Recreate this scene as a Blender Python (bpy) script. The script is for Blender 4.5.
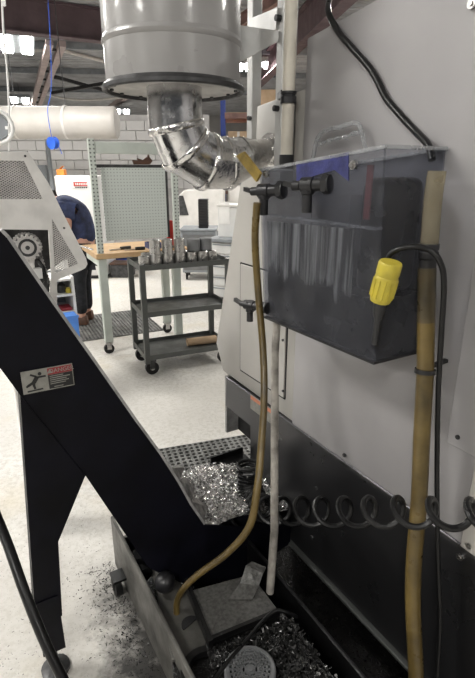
import bpy, bmesh, math, random
from mathutils import Vector, Matrix
random.seed(7)
for o in list(bpy.data.objects): bpy.data.objects.remove(o)
S = bpy.context.scene
C = S.collection
R = math.radians

# ------------------------------------------------------------------ camera
PITCH, FPX, CAMH = R(18.8), 490.0, 1.55
cam_d = bpy.data.cameras.new('camera'); cam = bpy.data.objects.new('camera', cam_d); C.objects.link(cam)
cam.location = (0, 0, CAMH); cam.rotation_euler = (math.pi/2 - PITCH, 0, 0)
cam_d.sensor_fit = 'AUTO'; cam_d.sensor_width = 36.0; cam_d.lens = 36.0*FPX/678.0
cam_d.clip_start = 0.02; cam_d.clip_end = 200
S.camera = cam
# ------------------------------------------------------------------ view, world
vs = S.view_settings
vs.view_transform = 'Standard'; vs.look = 'None'; vs.gamma = 1.0; vs.use_curve_mapping = False
vs.exposure = 0.12
w = bpy.data.worlds.new('world'); S.world = w; w.use_nodes = True
w.node_tree.nodes['Background'].inputs[0].default_value = (0.93, 0.96, 1.0, 1)
w.node_tree.nodes['Background'].inputs[1].default_value = 0.06
LAMP_W = 150.0          # watts of each ceiling fixture

# ------------------------------------------------------------------ frames and pixel helpers
MF = Matrix.Rotation(R(30), 4, 'Z')       # machine frame: x = n (away from the lens into the machine), y = t (along its side), z = h
WF = Matrix.Identity(4)
CS, SN = math.cos(PITCH), math.sin(PITCH)
def ray(u, v):
    x = u-237.5; k = 339-v
    return Vector((x, FPX*CS + k*SN, -FPX*SN + k*CS))
def wy(u, v, y):  r = ray(u, v); s = y/r.y; return Vector((r.x*s, y, CAMH + r.z*s))
def wh(u, v, h=0.0): r = ray(u, v); s = (h-CAMH)/r.z; return Vector((r.x*s, r.y*s, h))
C30, S30 = math.cos(R(30)), math.sin(R(30))
def _m(u, v):
    r = ray(u, v); return Vector((r.x*C30 + r.y*S30, -r.x*S30 + r.y*C30, r.z))
def pn(u, v, n): r = _m(u, v); s = n/r.x; return Vector((n, r.y*s, CAMH + r.z*s))
def pt(u, v, t): r = _m(u, v); s = t/r.y; return Vector((r.x*s, t, CAMH + r.z*s))
def ph(u, v, h): r = _m(u, v); s = (h-CAMH)/r.z; return Vector((r.x*s, r.y*s, h))

# ------------------------------------------------------------------ materials
MATS = {}
def nt_new(name):
    m = bpy.data.materials.new(name); m.use_nodes = True
    nt = m.node_tree; b = nt.nodes['Principled BSDF']; MATS[name] = m
    return m, nt, b
def coords(nt, scale=(1, 1, 1), kind='Object'):
    tc = nt.nodes.new('ShaderNodeTexCoord'); mp = nt.nodes.new('ShaderNodeMapping')
    mp.inputs['Scale'].default_value = scale
    nt.links.new(tc.outputs[kind], mp.inputs[0]); return mp.outputs[0]
def noise(nt, vec, scale, detail=4, rough=.55):
    n = nt.nodes.new('ShaderNodeTexNoise'); n.inputs['Scale'].default_value = scale
    n.inputs['Detail'].default_value = detail; n.inputs['Roughness'].default_value = rough
    nt.links.new(vec, n.inputs['Vector']); return n.outputs['Fac']
def ramp(nt, fac, stops):
    r = nt.nodes.new('ShaderNodeValToRGB'); el = r.color_ramp.elements
    while len(el) < len(stops): el.new(.5)
    for e, (p, c) in zip(el, stops):
        e.position = p; e.color = (c[0], c[1], c[2], 1) if hasattr(c, '__len__') else (c, c, c, 1)
    nt.links.new(fac, r.inputs[0]); return r.outputs[0]
def mixc(nt, fac, a, b):
    m = nt.nodes.new('ShaderNodeMix'); m.data_type = 'RGBA'
    if hasattr(fac, 'links'): nt.links.new(fac, m.inputs[0])
    else: m.inputs[0].default_value = fac
    for val, i in ((a, 6), (b, 7)):
        if hasattr(val, 'links'): nt.links.new(val, m.inputs[i])
        else: m.inputs[i].default_value = (*val, 1)
    return m.outputs[2]
def pm(name, col, rough=.5, metal=0.0, var=.12, scale=6.0, bump=0.0, bscale=None, col2=None, stretch=(1, 1, 1), rvar=.1, spec=.5, coat=0):
    m, nt, b = nt_new(name)
    v = coords(nt, stretch)
    f = noise(nt, v, scale)
    c2 = col2 or tuple(max(0, c*(1-var*2)) for c in col); c1 = col if col2 else tuple(min(1, c*(1+var*.6)) for c in col)
    nt.links.new(ramp(nt, f, [(.32, c2), (.62, c1)]), b.inputs['Base Color'])
    nt.links.new(ramp(nt, noise(nt, v, scale*2.3), [(.3, max(0, rough-rvar)), (.7, min(1, rough+rvar))]), b.inputs['Roughness'])
    b.inputs['Metallic'].default_value = metal; b.inputs['Specular IOR Level'].default_value = spec
    b.inputs['Coat Weight'].default_value = coat
    if bump:
        bp = nt.nodes.new('ShaderNodeBump'); bp.inputs['Strength'].default_value = bump; bp.inputs['Distance'].default_value = .01
        nt.links.new(noise(nt, v, bscale or scale*4), bp.inputs['Height']); nt.links.new(bp.outputs[0], b.inputs['Normal'])
    return m
def emit(name, col, strength):
    m, nt, b = nt_new(name)
    b.inputs['Base Color'].default_value = (*col, 1); b.inputs['Emission Color'].default_value = (*col, 1)
    b.inputs['Emission Strength'].default_value = strength
    return m
def clear(name, tint, fac, rough=.12, col=(.35, .36, .38)):
    m, nt, b = nt_new(name)
    b.inputs['Base Color'].default_value = (*col, 1); b.inputs['Roughness'].default_value = rough
    tr = nt.nodes.new('ShaderNodeBsdfTransparent'); tr.inputs[0].default_value = (*tint, 1)
    mx = nt.nodes.new('ShaderNodeMixShader'); out = nt.nodes['Material Output']
    v = coords(nt)
    nt.links.new(ramp(nt, noise(nt, v, 14), [(.3, fac*.7), (.7, min(1, fac*1.3))]), mx.inputs[0])
    nt.links.new(tr.outputs[0], mx.inputs[1]); nt.links.new(b.outputs[0], mx.inputs[2]); nt.links.new(mx.outputs[0], out.inputs[0])
    return m

pm('panel_grey', (.335, .325, .33), .42, var=.05, scale=2.5, rvar=.06)
pm('panel_beige', (.41, .395, .37), .45, var=.05, scale=3, rvar=.06)
pm('skirt_black', (.078, .078, .083), .30, metal=.85, var=.06, scale=2, rvar=.04)
pm('conveyor_black', (.0035, .0035, .007), .5, var=.3, scale=7, spec=.16)
pm('rubber_black', (.006, .006, .0065), .36, var=.2, scale=10, spec=.4)
pm('plastic_black', (.018, .018, .02), .38, var=.2, scale=12)
pm('drum_grey', (.32, .312, .308), .33, var=.05, scale=3, coat=.2)
pm('drum_under', (.62, .60, .57), .5, var=.15, scale=12)
pm('galv', (.70, .70, .71), .22, metal=1, var=.07, scale=14, bump=.03, bscale=30)
pm('foil', (.80, .79, .78), .2, metal=1, var=.06, scale=18, bump=.55, bscale=30)
pm('strut_grey', (.52, .52, .51), .4, metal=.35, var=.08, scale=9)
pm('pipe_cream', (.62, .58, .50), .45, var=.08, scale=8)
pm('pipe_dirty', (.38, .355, .32), .55, var=.3, scale=14)
pm('hose_amber', (.13, .090, .028), .35, var=.28, scale=9)
pm('hose_amber_dark', (.075, .058, .03), .35, var=.3, scale=9)
pm('edge_steel', (.36, .355, .35), .5, metal=.2, var=.2, scale=20)
pm('worn_steel', (.40, .39, .38), .38, metal=.6, var=.35, scale=30, bump=.2)
pm('machined', (.52, .51, .50), .28, metal=.95, var=.03, scale=10, rvar=.02)
pm('housing_grey', (.82, .80, .77), .5, var=.06, scale=14, bump=.1)
pm('mesh_grey', (.62, .60, .58), .55, metal=.2, var=.1, scale=20)
pm('dark_void', (.012, .012, .013), .8, var=.2)
pm('dark_metal', (.07, .07, .072), .45, metal=.5, var=.25, scale=20)
pm('cart_grey', (.095, .10, .096), .42, metal=.3, var=.08, scale=6)
pm('bench_green', (.50, .54, .50), .5, var=.06, scale=7)
pm('wood', (.54, .37, .20), .55, col2=(.42, .26, .13), scale=5, stretch=(1, 9, 1))
pm('wood_light', (.62, .45, .30), .65, col2=(.50, .34, .2), scale=4)
pm('cardboard', (.50, .36, .23), .8, var=.1, scale=6)
pm('navy', (.022, .032, .085), .85, var=.3, scale=14, bump=.2)
pm('trousers', (.010, .011, .016), .85, var=.3, scale=14)
pm('skin', (.52, .29, .21), .55, var=.12, scale=15)
pm('hair', (.035, .022, .015), .6, var=.3, scale=40)
pm('shoe', (.10, .045, .025), .6, var=.3)
pm('white_enamel', (.72, .72, .71), .4, var=.04, scale=5)
pm('white_plastic', (.78, .78, .77), .45, var=.05)
pm('offwhite', (.66, .64, .61), .5, var=.06, scale=6)
pm('red', (.55, .03, .02), .5, var=.12)
pm('sign_white', (.85, .84, .82), .6, var=.04)
pm('label_white', (.25, .245, .22), .55, var=.12, scale=40)
pm('label_red', (.26, .022, .028), .5, var=.12, scale=40)
pm('faded_red', (.16, .03, .035), .6, var=.2, scale=30)
pm('label_black', (.008, .008, .008), .5, var=.1)
pm('label_orange', (.62, .22, .12), .55, var=.1)
pm('icon_grey', (.22, .22, .22), .6, var=.1)
pm('orange', (.75, .25, .04), .55, var=.12)
pm('blue', (.03, .12, .62), .4, var=.15)
pm('blue_bin', (.10, .28, .78), .5, var=.12)
pm('blue_dark', (.02, .05, .20), .5, var=.2)
pm('rack_blue', (.03, .06, .28), .5, var=.12)
pm('tape_blue', (.035, .04, .16), .5, var=.2, scale=30, bump=.2)
pm('yellow', (.52, .43, .05), .38, var=.12, scale=20)
pm('yellow_tag', (.36, .25, .05), .45, var=.25, scale=20)
pm('beam_purple', (.125, .085, .095), .6, var=.12, scale=3)
pm('beam_brown', (.24, .14, .12), .6, var=.15, scale=4)
pm('joist_pale', (.42, .34, .33), .6, var=.1, scale=4)
pm('deck', (.42, .425, .44), .5, metal=.1, var=.15, scale=2)
pm('duct_white', (.50, .475, .445), .5, var=.05, scale=3)
pm('block', (.47, .46, .455), .75, var=.06, scale=2, bump=.15)
pm('mortar', (.40, .39, .385), .9, var=.08, scale=4)
pm('wall_far', (.45, .44, .43), .8, var=.08, scale=1)
pm('mat_black', (.15, .15, .145), .42, var=.3, scale=12)  # grey tone holds the wet rubber's reflected light in the colour
pm('tool_grey', (.26, .28, .30), .5, var=.1, scale=6)
pm('plastic_grey', (.17, .175, .18), .5, var=.12, scale=8)
pm('sump_grey', (.095, .092, .084), .45, var=.3, scale=9, bump=.1)
pm('sump_plate', (.12, .118, .112), .38, metal=.3, var=.22, scale=90, bump=.2)
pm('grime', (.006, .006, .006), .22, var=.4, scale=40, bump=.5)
pm('chips_bright', (.66, .65, .64), .28, metal=1, var=.15, scale=40)
pm('chips_dark', (.075, .075, .074), .22, metal=.6, col2=(.012, .012, .012), scale=16)
pm('liquid_dark', (.010, .010, .012), .25, var=.25, scale=6)
pm('bucket_black', (.006, .006, .007), .3, var=.2)
emit('tube_light', (1.0, .98, .93), 24)
clear('tank_plastic', (.84, .85, .88), .17, col=(.155, .158, .172))
clear('tank_handle', (.86, .87, .88), .35, col=(.55, .56, .57))
clear('tube_clear', (.84, .79, .66), .34, col=(.42, .38, .29))

def floor_mat():
    m, nt, b = nt_new('floor_epoxy')
    v = coords(nt)
    base = ramp(nt, noise(nt, v, .9, 5), [(.3, (.50, .48, .445)), (.65, (.63, .615, .58))])
    spk = ramp(nt, noise(nt, v, 38, 5, .75), [(.46, 0), (.62, 1)])
    col = mixc(nt, spk, base, (.47, .45, .41))
    fl = ramp(nt, noise(nt, v, 120, 2, .8), [(.64, 0), (.70, 1)])
    col = mixc(nt, fl, col, (.15, .14, .13))
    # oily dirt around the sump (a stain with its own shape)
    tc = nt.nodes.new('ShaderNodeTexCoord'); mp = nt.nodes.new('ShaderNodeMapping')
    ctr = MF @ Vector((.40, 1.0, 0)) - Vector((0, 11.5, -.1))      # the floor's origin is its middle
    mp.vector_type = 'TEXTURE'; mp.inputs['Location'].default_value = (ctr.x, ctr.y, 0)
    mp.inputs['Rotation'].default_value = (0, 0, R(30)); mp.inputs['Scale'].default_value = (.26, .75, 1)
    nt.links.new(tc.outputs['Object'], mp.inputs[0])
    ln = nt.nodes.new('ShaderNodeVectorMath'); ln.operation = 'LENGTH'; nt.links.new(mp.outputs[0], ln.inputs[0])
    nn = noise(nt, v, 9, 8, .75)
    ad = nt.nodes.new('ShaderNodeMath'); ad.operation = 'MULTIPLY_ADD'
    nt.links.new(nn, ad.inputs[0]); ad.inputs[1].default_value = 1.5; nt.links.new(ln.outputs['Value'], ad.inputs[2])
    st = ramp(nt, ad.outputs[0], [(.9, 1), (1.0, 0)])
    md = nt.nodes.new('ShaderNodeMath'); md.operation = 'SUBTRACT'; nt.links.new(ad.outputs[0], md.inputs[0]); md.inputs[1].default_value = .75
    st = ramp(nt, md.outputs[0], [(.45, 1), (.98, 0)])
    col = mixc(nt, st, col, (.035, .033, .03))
    yl = ramp(nt, noise(nt, v, 2.2, 3), [(.56, 0), (.75, .5)])
    col = mixc(nt, yl, col, (.50, .43, .30))
    nt.links.new(col, b.inputs['Base Color'])
    nt.links.new(ramp(nt, noise(nt, v, 3), [(.3, .42), (.7, .62)]), b.inputs['Roughness'])
floor_mat()

def film_mat():
    m, nt, b = nt_new('sludge_film')
    v = coords(nt, (60, 60, 2.2)); v2 = coords(nt, (9, 9, 7))
    f1 = noise(nt, v, 1.0, 5, .65); f2 = noise(nt, v2, 1.0, 3)
    nt.links.new(ramp(nt, f1, [(.42, (.012, .012, .014)), (.66, (.48, .48, .45))]), b.inputs['Base Color'])
    b.inputs['Roughness'].default_value = .3
    tr = nt.nodes.new('ShaderNodeBsdfTransparent'); tr.inputs[0].default_value = (.45, .46, .5, 1)
    mx = nt.nodes.new('ShaderNodeMixShader'); out = nt.nodes['Material Output']
    tc = nt.nodes.new('ShaderNodeTexCoord'); sx_ = nt.nodes.new('ShaderNodeSeparateXYZ'); nt.links.new(tc.outputs['Object'], sx_.inputs[0])
    f3 = noise(nt, coords(nt, (26, 26, 5)), 1.0, 3)
    ma = nt.nodes.new('ShaderNodeMath'); ma.operation = 'MULTIPLY_ADD'; nt.links.new(f3, ma.inputs[0]); ma.inputs[1].default_value = .16
    nt.links.new(sx_.outputs['Z'], ma.inputs[2])
    edge = ramp(nt, ma.outputs[0], [(.205, 0), (.235, 1)])
    mu = nt.nodes.new('ShaderNodeMath'); mu.operation = 'MULTIPLY'
    nt.links.new(ramp(nt, f2, [(.25, .62), (.6, .95)]), mu.inputs[0]); nt.links.new(edge, mu.inputs[1]); nt.links.new(mu.outputs[0], mx.inputs[0])
    nt.links.new(tr.outputs[0], mx.inputs[1]); nt.links.new(b.outputs[0], mx.inputs[2]); nt.links.new(mx.outputs[0], out.inputs[0])
film_mat()

def dots_mat(name, base, hole, pitch, rad, rot=0.0):
    """painted board with small round holes too fine to model (far away)"""
    m, nt, b = nt_new(name)
    tc = nt.nodes.new('ShaderNodeTexCoord'); mp = nt.nodes.new('ShaderNodeMapping')
    mp.inputs['Scale'].default_value = (1/pitch, 0, 1/pitch)
    nt.links.new(tc.outputs['Object'], mp.inputs[0])
    fr = nt.nodes.new('ShaderNodeVectorMath'); fr.operation = 'FRACTION'; nt.links.new(mp.outputs[0], fr.inputs[0])
    sb = nt.nodes.new('ShaderNodeVectorMath'); sb.operation = 'SUBTRACT'; sb.inputs[1].default_value = (.5, 0, .5); nt.links.new(fr.outputs[0], sb.inputs[0])
    ln = nt.nodes.new('ShaderNodeVectorMath'); ln.operation = 'LENGTH'; nt.links.new(sb.outputs[0], ln.inputs[0])
    f = ramp(nt, ln.outputs['Value'], [(rad, 1), (rad+.06, 0)])
    nt.links.new(mixc(nt, f, base, hole), b.inputs['Base Color']); b.inputs['Roughness'].default_value = .55
dots_mat('pegboard', (.56, .60, .57), (.27, .29, .28), .026, .14)
dots_mat('perf_post', (.50, .54, .50), (.13, .14, .13), .03, .20)

# ------------------------------------------------------------------ mesh builder
class B:
    def __init__(s, fr=WF): s.bm = bmesh.new(); s.fr = fr
    def v(s, p): return s.bm.verts.new(Vector(p))
    def face(s, vs):
        try: return s.bm.faces.new(vs)
        except ValueError: return None
    def poly(s, pts): return s.face([s.v(p) for p in pts])
    def box(s, a, b):
        x0, x1 = sorted((a[0], b[0])); y0, y1 = sorted((a[1], b[1])); z0, z1 = sorted((a[2], b[2]))
        q = [s.v(p) for p in ((x0,y0,z0),(x1,y0,z0),(x1,y1,z0),(x0,y1,z0),(x0,y0,z1),(x1,y0,z1),(x1,y1,z1),(x0,y1,z1))]
        for f in ((3,2,1,0),(4,5,6,7),(0,1,5,4),(1,2,6,5),(2,3,7,6),(3,0,4,7)): s.face([q[i] for i in f])
        return s
    def cbox(s, c, d): return s.box([c[i]-d[i]/2 for i in range(3)], [c[i]+d[i]/2 for i in range(3)])
    def prism(s, poly, axis, lo, hi):
        def mk(p, a):
            return {'n': (a, p[0], p[1]), 't': (p[0], a, p[1]), 'h': (p[0], p[1], a)}[axis]
        A = [s.v(mk(p, lo)) for p in poly]; D = [s.v(mk(p, hi)) for p in poly]
        s.face(A); s.face(D[::-1]); n = len(poly)
        for i in range(n): s.face([A[i], A[(i+1) % n], D[(i+1) % n], D[i]])
        return s
    def hexa(s, bot, top):
        A = [s.v(p) for p in bot]; D = [s.v(p) for p in top]; n = len(A)
        s.face(A[::-1]); s.face(D)
        for i in range(n): s.face([A[i], A[(i+1) % n], D[(i+1) % n], D[i]])
        return s
    def slab(s, pts, off):
        off = Vector(off); return s.hexa([Vector(p) for p in pts], [Vector(p)+off for p in pts])
    def bar(s, p, q, w, h, up=(0, 0, 1)):
        p, q = Vector(p), Vector(q); d = (q-p).normalized(); up = Vector(up)
        sd = d.cross(up)
        if sd.length < 1e-4: sd = d.cross(Vector((0, 1, 0)))
        sd.normalize(); u2 = sd.cross(d)
        f = lambda c: [c - sd*w/2 - u2*h/2, c + sd*w/2 - u2*h/2, c + sd*w/2 + u2*h/2, c - sd*w/2 + u2*h/2]
        return s.hexa(f(p), f(q))
    def tube(s, pts, r, seg=12, cap=True, rings=None):
        pts = [Vector(p) for p in pts]; n = len(pts)
        rr = r if hasattr(r, '__len__') else [r]*n
        prev = None; loops = []
        for i, p in enumerate(pts):
            d = (pts[min(i+1, n-1)] - pts[max(i-1, 0)]).normalized()
            if prev is None:
                a = Vector((0, 0, 1)) if abs(d.z) < .9 else Vector((1, 0, 0))
                u = d.cross(a).normalized()
            else:
                u = prev - d*prev.dot(d)
                u = u.normalized() if u.length > 1e-6 else d.orthogonal().normalized()
            prev = u; w2 = d.cross(u)
            loops.append([s.v(p + (u*math.cos(2*math.pi*k/seg) + w2*math.sin(2*math.pi*k/seg))*rr[i]) for k in range(seg)])
        for i in range(n-1):
            for k in range(seg): s.face([loops[i][k], loops[i][(k+1) % seg], loops[i+1][(k+1) % seg], loops[i+1][k]])
        if cap: s.face(loops[0][::-1]); s.face(loops[-1])
        return s
    def lathe(s, prof, o, ax=(0, 0, 1), seg=32, close=False):
        o = Vector(o); ax = Vector(ax).normalized()
        u = ax.orthogonal().normalized(); w2 = ax.cross(u); loops = []
        for (r, z) in prof:
            if r < 1e-6: loops.append([s.v(o + ax*z)])
            else: loops.append([s.v(o + ax*z + (u*math.cos(2*math.pi*k/seg) + w2*math.sin(2*math.pi*k/seg))*r) for k in range(seg)])
        pairs = list(zip(loops, loops[1:]))
        if close: pairs.append((loops[-1], loops[0]))
        for a, b in pairs:
            for k in range(seg):
                k2 = (k+1) % seg
                if len(a) == 1 and len(b) == 1: continue
                if len(a) == 1: s.face([a[0], b[k2], b[k]])
                elif len(b) == 1: s.face([a[k], a[k2], b[0]])
                else: s.face([a[k], a[k2], b[k2], b[k]])
        return s
    def cyl(s, p, q, r, seg=16, r2=None):
        p, q = Vector(p), Vector(q); L = (q-p).length
        return s.lathe([(0, 0), (r, 0), (r2 or r, L), (0, L)], p, q-p, seg)
    def ball(s, c, r, seg=12, sc=(1, 1, 1)):
        c = Vector(c)
        m = Matrix.Translation(c) @ Matrix.Diagonal((r*sc[0], r*sc[1], r*sc[2], 1))
        bmesh.ops.create_uvsphere(s.bm, u_segments=seg, v_segments=max(6, seg//2), radius=1, matrix=m); return s
    def bevel(s, off, seg=2, ang=.6):
        s.bm.normal_update()
        bmesh.ops.recalc_face_normals(s.bm, faces=s.bm.faces)
        es = [e for e in s.bm.edges if len(e.link_faces) == 2 and e.calc_face_angle(0) > ang]
        bmesh.ops.bevel(s.bm, geom=es, offset=off, segments=seg, affect='EDGES', profile=.5, clamp_overlap=True)
        return s
ROOTS = {}
def thing(name, label, cat, loc, rotz=0.0, group=None, fr=WF):
    o = bpy.data.objects.new(name, None); C.objects.link(o); o.empty_display_size = .1
    M = fr @ Matrix.Translation(Vector(loc)) @ Matrix.Rotation(rotz, 4, 'Z')
    o.matrix_world = M; ROOTS[o.name] = M
    tag(o, label, cat, group); return o
def tag(o, label=None, cat=None, group=None, kind=None):
    if label: o['label'] = label
    if cat: o['category'] = cat
    if group: o['group'] = group
    if kind: o['kind'] = kind
    return o
def rootmat(p):
    while p.parent: p = p.parent
    return ROOTS.get(p.name, p.matrix_world)
def obj(name, b, mat, parent=None, label=None, kind=None, smooth=True, ang=.55):
    """link the builder's shape as one mesh; authored in b.fr coordinates, stored local to the parent thing"""
    bm = b.bm
    bmesh.ops.transform(bm, matrix=b.fr, verts=bm.verts)
    bm.normal_update(); bmesh.ops.recalc_face_normals(bm, faces=bm.faces)
    if parent is not None: Mi = rootmat(parent).inverted()
    else:
        xs = [v.co for v in bm.verts]
        lo = Vector([min(c[i] for c in xs) for i in range(3)]); hi = Vector([max(c[i] for c in xs) for i in range(3)])
        org = Vector(((lo.x+hi.x)/2, (lo.y+hi.y)/2, lo.z))
        M = Matrix.Translation(org) @ b.fr.to_3x3().to_4x4(); Mi = M.inverted()
    bmesh.ops.transform(bm, matrix=Mi, verts=bm.verts)
    if smooth:
        for f in bm.faces: f.smooth = True
        for e in bm.edges:
            if len(e.link_faces) != 2 or e.calc_face_angle(0) > ang: e.smooth = False
    me = bpy.data.meshes.new(name); bm.to_mesh(me); bm.free()
    me.materials.append(MATS[mat])
    o = bpy.data.objects.new(name, me); C.objects.link(o)
    if parent is not None: o.parent = parent
    else: o.matrix_world = M; ROOTS[o.name] = M
    if label: o['label'] = label
    if kind: o['kind'] = kind
    return o
def single(name, b, mat, label, cat, group=None, kind=None, **k):
    return tag(obj(name, b, mat, None, **k), label, cat, group, kind)
def smoothpath(pts, sub=8):
    P = [Vector(p) for p in pts]; out = []
    for i in range(len(P)-1):
        a = P[max(i-1, 0)]; b = P[i]; c = P[i+1]; d = P[min(i+2, len(P)-1)]
        for k in range(sub):
            t = k/sub
            out.append(.5*((2*b) + (c-a)*t + (2*a-5*b+4*c-d)*t*t + (3*b-a-3*c+d)*t**3))
    out.append(P[-1]); return out
def copy_tree(o, M):
    """copy a thing and its parts; M = world matrix of the copy"""
    def rec(src, par):
        c = src.copy(); C.objects.link(c)
        if par is not None: c.parent = par
        for ch in [q for q in bpy.data.objects if q.parent == src]: rec(ch, c)
        return c
    r = rec(o, None); r.matrix_world = M; ROOTS[r.name] = M; return r
def struct(name, b, mat, **k): return tag(obj(name, b, mat, **k), kind='structure')
def text_mesh(txt, size, M, mat, parent, name='lettering'):
    cu = bpy.data.curves.new(name, 'FONT'); cu.body = txt; cu.size = size; cu.align_x = 'CENTER'; cu.align_y = 'CENTER'; cu.extrude = .0004
    t = bpy.data.objects.new(name, cu); C.objects.link(t)
    dg = bpy.context.evaluated_depsgraph_get(); me = bpy.data.meshes.new_from_object(t.evaluated_get(dg))
    bpy.data.objects.remove(t)
    me.transform(rootmat(parent).inverted() @ M); me.materials.clear(); me.materials.append(MATS[mat])
    o = bpy.data.objects.new(name, me); C.objects.link(o); o.parent = parent; return o

# ================================================================== SETTING
struct('floor', B().box((-14, -9, -.1), (14, 32, 0)), 'floor_epoxy', smooth=False)
# corrugated steel roof deck
b = B(); CEIL = 4.75; y = -9.0; prof = []
while y < 32:
    prof += [(y, CEIL), (y+.10, CEIL), (y+.13, CEIL+.05), (y+.21, CEIL+.05)]; y += .24
prof.append((y, CEIL))
L = [b.v((-14, p[0], p[1])) for p in prof]; Rr = [b.v((14, p[0], p[1])) for p in prof]
for i in range(len(prof)-1): b.face([L[i], L[i+1], Rr[i+1], Rr[i]])
struct('ceiling', b, 'deck', smooth=False)
struct('wall_back', B().box((-14, 32, 0), (14, 32.2, CEIL)), 'wall_far', smooth=False)
struct('wall_left', B().box((-14.2, -9, 0), (-14, 32, CEIL)), 'wall_far', smooth=False)
struct('wall_right', B().box((14, -9, 0), (14.2, 32, CEIL)), 'wall_far', smooth=False)
# low block partition with every block laid
PW = tag(obj('wall_partition', B().box((-9, 11.53, 0), (-.62, 11.65, 2.72)), 'mortar', smooth=False), kind='structure')
blk = B().box((-.195, -.03, 0), (.195, .03, .19)).bevel(.006, 1)
proto_me = None
cnt = 0
for row in range(6, 13):
    for k in range(24):
        x = -8.6 + k*.4 + (.2 if row % 2 else 0)
        if x > -.82: continue
        if proto_me is None:
            o = obj('block', blk, 'block', PW); proto_me = o.data
            for v_ in proto_me.vertices: v_.co = v_.co - (PW.matrix_world.inverted() @ Vector((0, 0, 0)))
        else:
            o = bpy.data.objects.new('block', proto_me); C.objects.link(o); o.parent = PW
        o.location = PW.matrix_world.inverted() @ Vector((x, 11.51, .006 + row*.2))

# roof steel
def ibeam(name, p, q, depth, flange, mat, label, group=None):
    """I-beam with its bottom at the given line"""
    p, q = Vector(p), Vector(q)
    b = B(); up = Vector((0, 0, 1))
    b.bar(p+up*.012, q+up*.012, flange, .024); b.bar(p+up*(depth-.012), q+up*(depth-.012), flange, .024)
    b.bar(p+up*depth/2, q+up*depth/2, .02, depth-.048)
    return single(name, b, mat, label, 'beam', group, smooth=False)
g0, g1 = wh(0, 31, 4.13), wh(105, 43, 4.13); dg_ = (g1-g0).normalized()
ibeam('roof_girder', g0-dg_*6, g1+dg_*2.6, .60, .26, 'beam_purple', 'deep purple-brown roof girder crossing above the white duct')
r0, r1 = wh(291, 56, 4.05), wh(345, 5, 4.05); dr_ = (r0-r1).normalized()
ibeam('roof_girder', r1-dr_*3, r0+dr_*6, .62, .24, 'beam_purple', 'purple-brown roof girder behind the cream pipe and strut posts')
q0, q1 = wh(240, 28, 4.3), wh(282, 1, 4.3)
ibeam('roof_joist', q1+(q1-q0)*.4, q0+(q0-q1)*.8, .22, .10, 'beam_brown', 'slim reddish roof joist passing behind the galvanised strut post')
# open pale double joist near the first lamp
jd = thing('roof_joist', 'pale pinkish double-channel roof joist beside the twin-panel lamp', 'joist', wh(57, 45, 4.2))
a0, a1 = wh(56, 43, 4.2), wh(35, 108, 4.2)
sd = (a1-a0).cross(Vector((0, 0, 1))).normalized()
for k in (-1, 1):
    obj('channel', B().bar(a0+sd*.13*k, a1+sd*.13*k, .15, .12), 'joist_pale', jd, smooth=False)
b = B()
for k in range(9):
    c = a0.lerp(a1, (k+.5)/9); b.bar(c-sd*.13, c+sd*.13, .06, .05)
obj('cross_tie', b, 'dark_metal', jd, kind='stuff', smooth=False)
for i, (y0_, lab) in enumerate(((15.0, 'first'), (18.5, 'second'), (22.5, 'third'))):
    single('roof_joist', B().bar((-13.9, y0_-1.5, 4.66), (13.9, y0_+1.5, 4.66), .10, .16), 'tool_grey',
           lab + ' dark cross joist of the roof, counted from the deep girder toward the far wall', 'joist', 'dark joists under the deck', smooth=False)
# conduits and cross braces
single('conduit', B().tube([wh(30, 50, 4.70), wh(60, 50, 4.70), wh(108, 62, 4.70)], .05, 8), 'offwhite', 'pale straight conduit running under the roof deck by the twin-panel lamp', 'conduit')
single('roof_brace', B().bar(wh(55, 77, 4.4), wh(110, 92, 4.4), .10, .10), 'dark_metal', 'dark diagonal brace descending toward the grey collector drum', 'brace')
single('roof_brace', B().bar(wh(52, 93, 4.3), wh(112, 82, 4.3), .10, .10), 'dark_metal', 'dark diagonal brace rising toward the grey collector drum', 'brace')
single('sprinkler_pipe', B().tube(smoothpath([wh(40, 92, 4.3), wh(62, 98, 4.3), wh(90, 100, 4.3), wh(150, 95, 4.3)]), .04, 8), 'offwhite', 'thin bent pale pipe under the roof above the white duct', 'pipe')
single('roof_joist', B().bar(wh(106, 111, 4.65), wh(128, 95, 4.65), .2, .2), 'joist_pale', 'short pale joist beside the far lamp over the duct end', 'joist', smooth=False)

# ceiling fixtures: twin panels; each carries its own lamp
def fixture(loc, label, group=None, rz=None, power=LAMP_W, size=1.0):
    if rz is None: rz = -math.atan2(loc[0], loc[1])
    t = thing('ceiling_lamp', label, 'lamp', loc, rz, group)
    M = ROOTS[t.name]
    obj('lamp_housing', b_in(M, lambda b: b.box((-.36*size, -.85*size, .03), (.36*size, .85*size, .14))), 'tool_grey', t, smooth=False)
    for k in (-1, 1):
        obj('light_panel', b_in(M, lambda b: b.box((k*.21*size-.115*size, -.82*size, 0), (k*.21*size+.115*size, .82*size, .03))), 'tube_light', t, smooth=False)
    for k in (-1, 1):
        obj('hanger_wire', b_in(M, lambda b: b.tube([(0, k*.5*size, .14), (0, k*.5*size, CEIL-loc[2])], .006, 6)), 'dark_metal', t)
    ld = bpy.data.lights.new('lamp_light', 'AREA'); ld.shape = 'RECTANGLE'; ld.size = .8; ld.size_y = 1.2; ld.energy = power; ld.color = (1, .97, .92)
    lo = bpy.data.objects.new('lamp_light', ld); C.objects.link(lo); lo.parent = t; lo.location = (0, 0, -.02)
    return t
def b_in(M, f):
    b = B(M); f(b); return b
LZ = 4.2
fixture(wh(17, 46, LZ), 'bright twin-panel ceiling lamp next to the pale double joist')
fixture(wh(20, 101, LZ), 'distant twin ceiling lamp just above the white duct')
fixture(wh(122, 112, LZ), 'distant ceiling lamp beside the end of the white duct')
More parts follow.
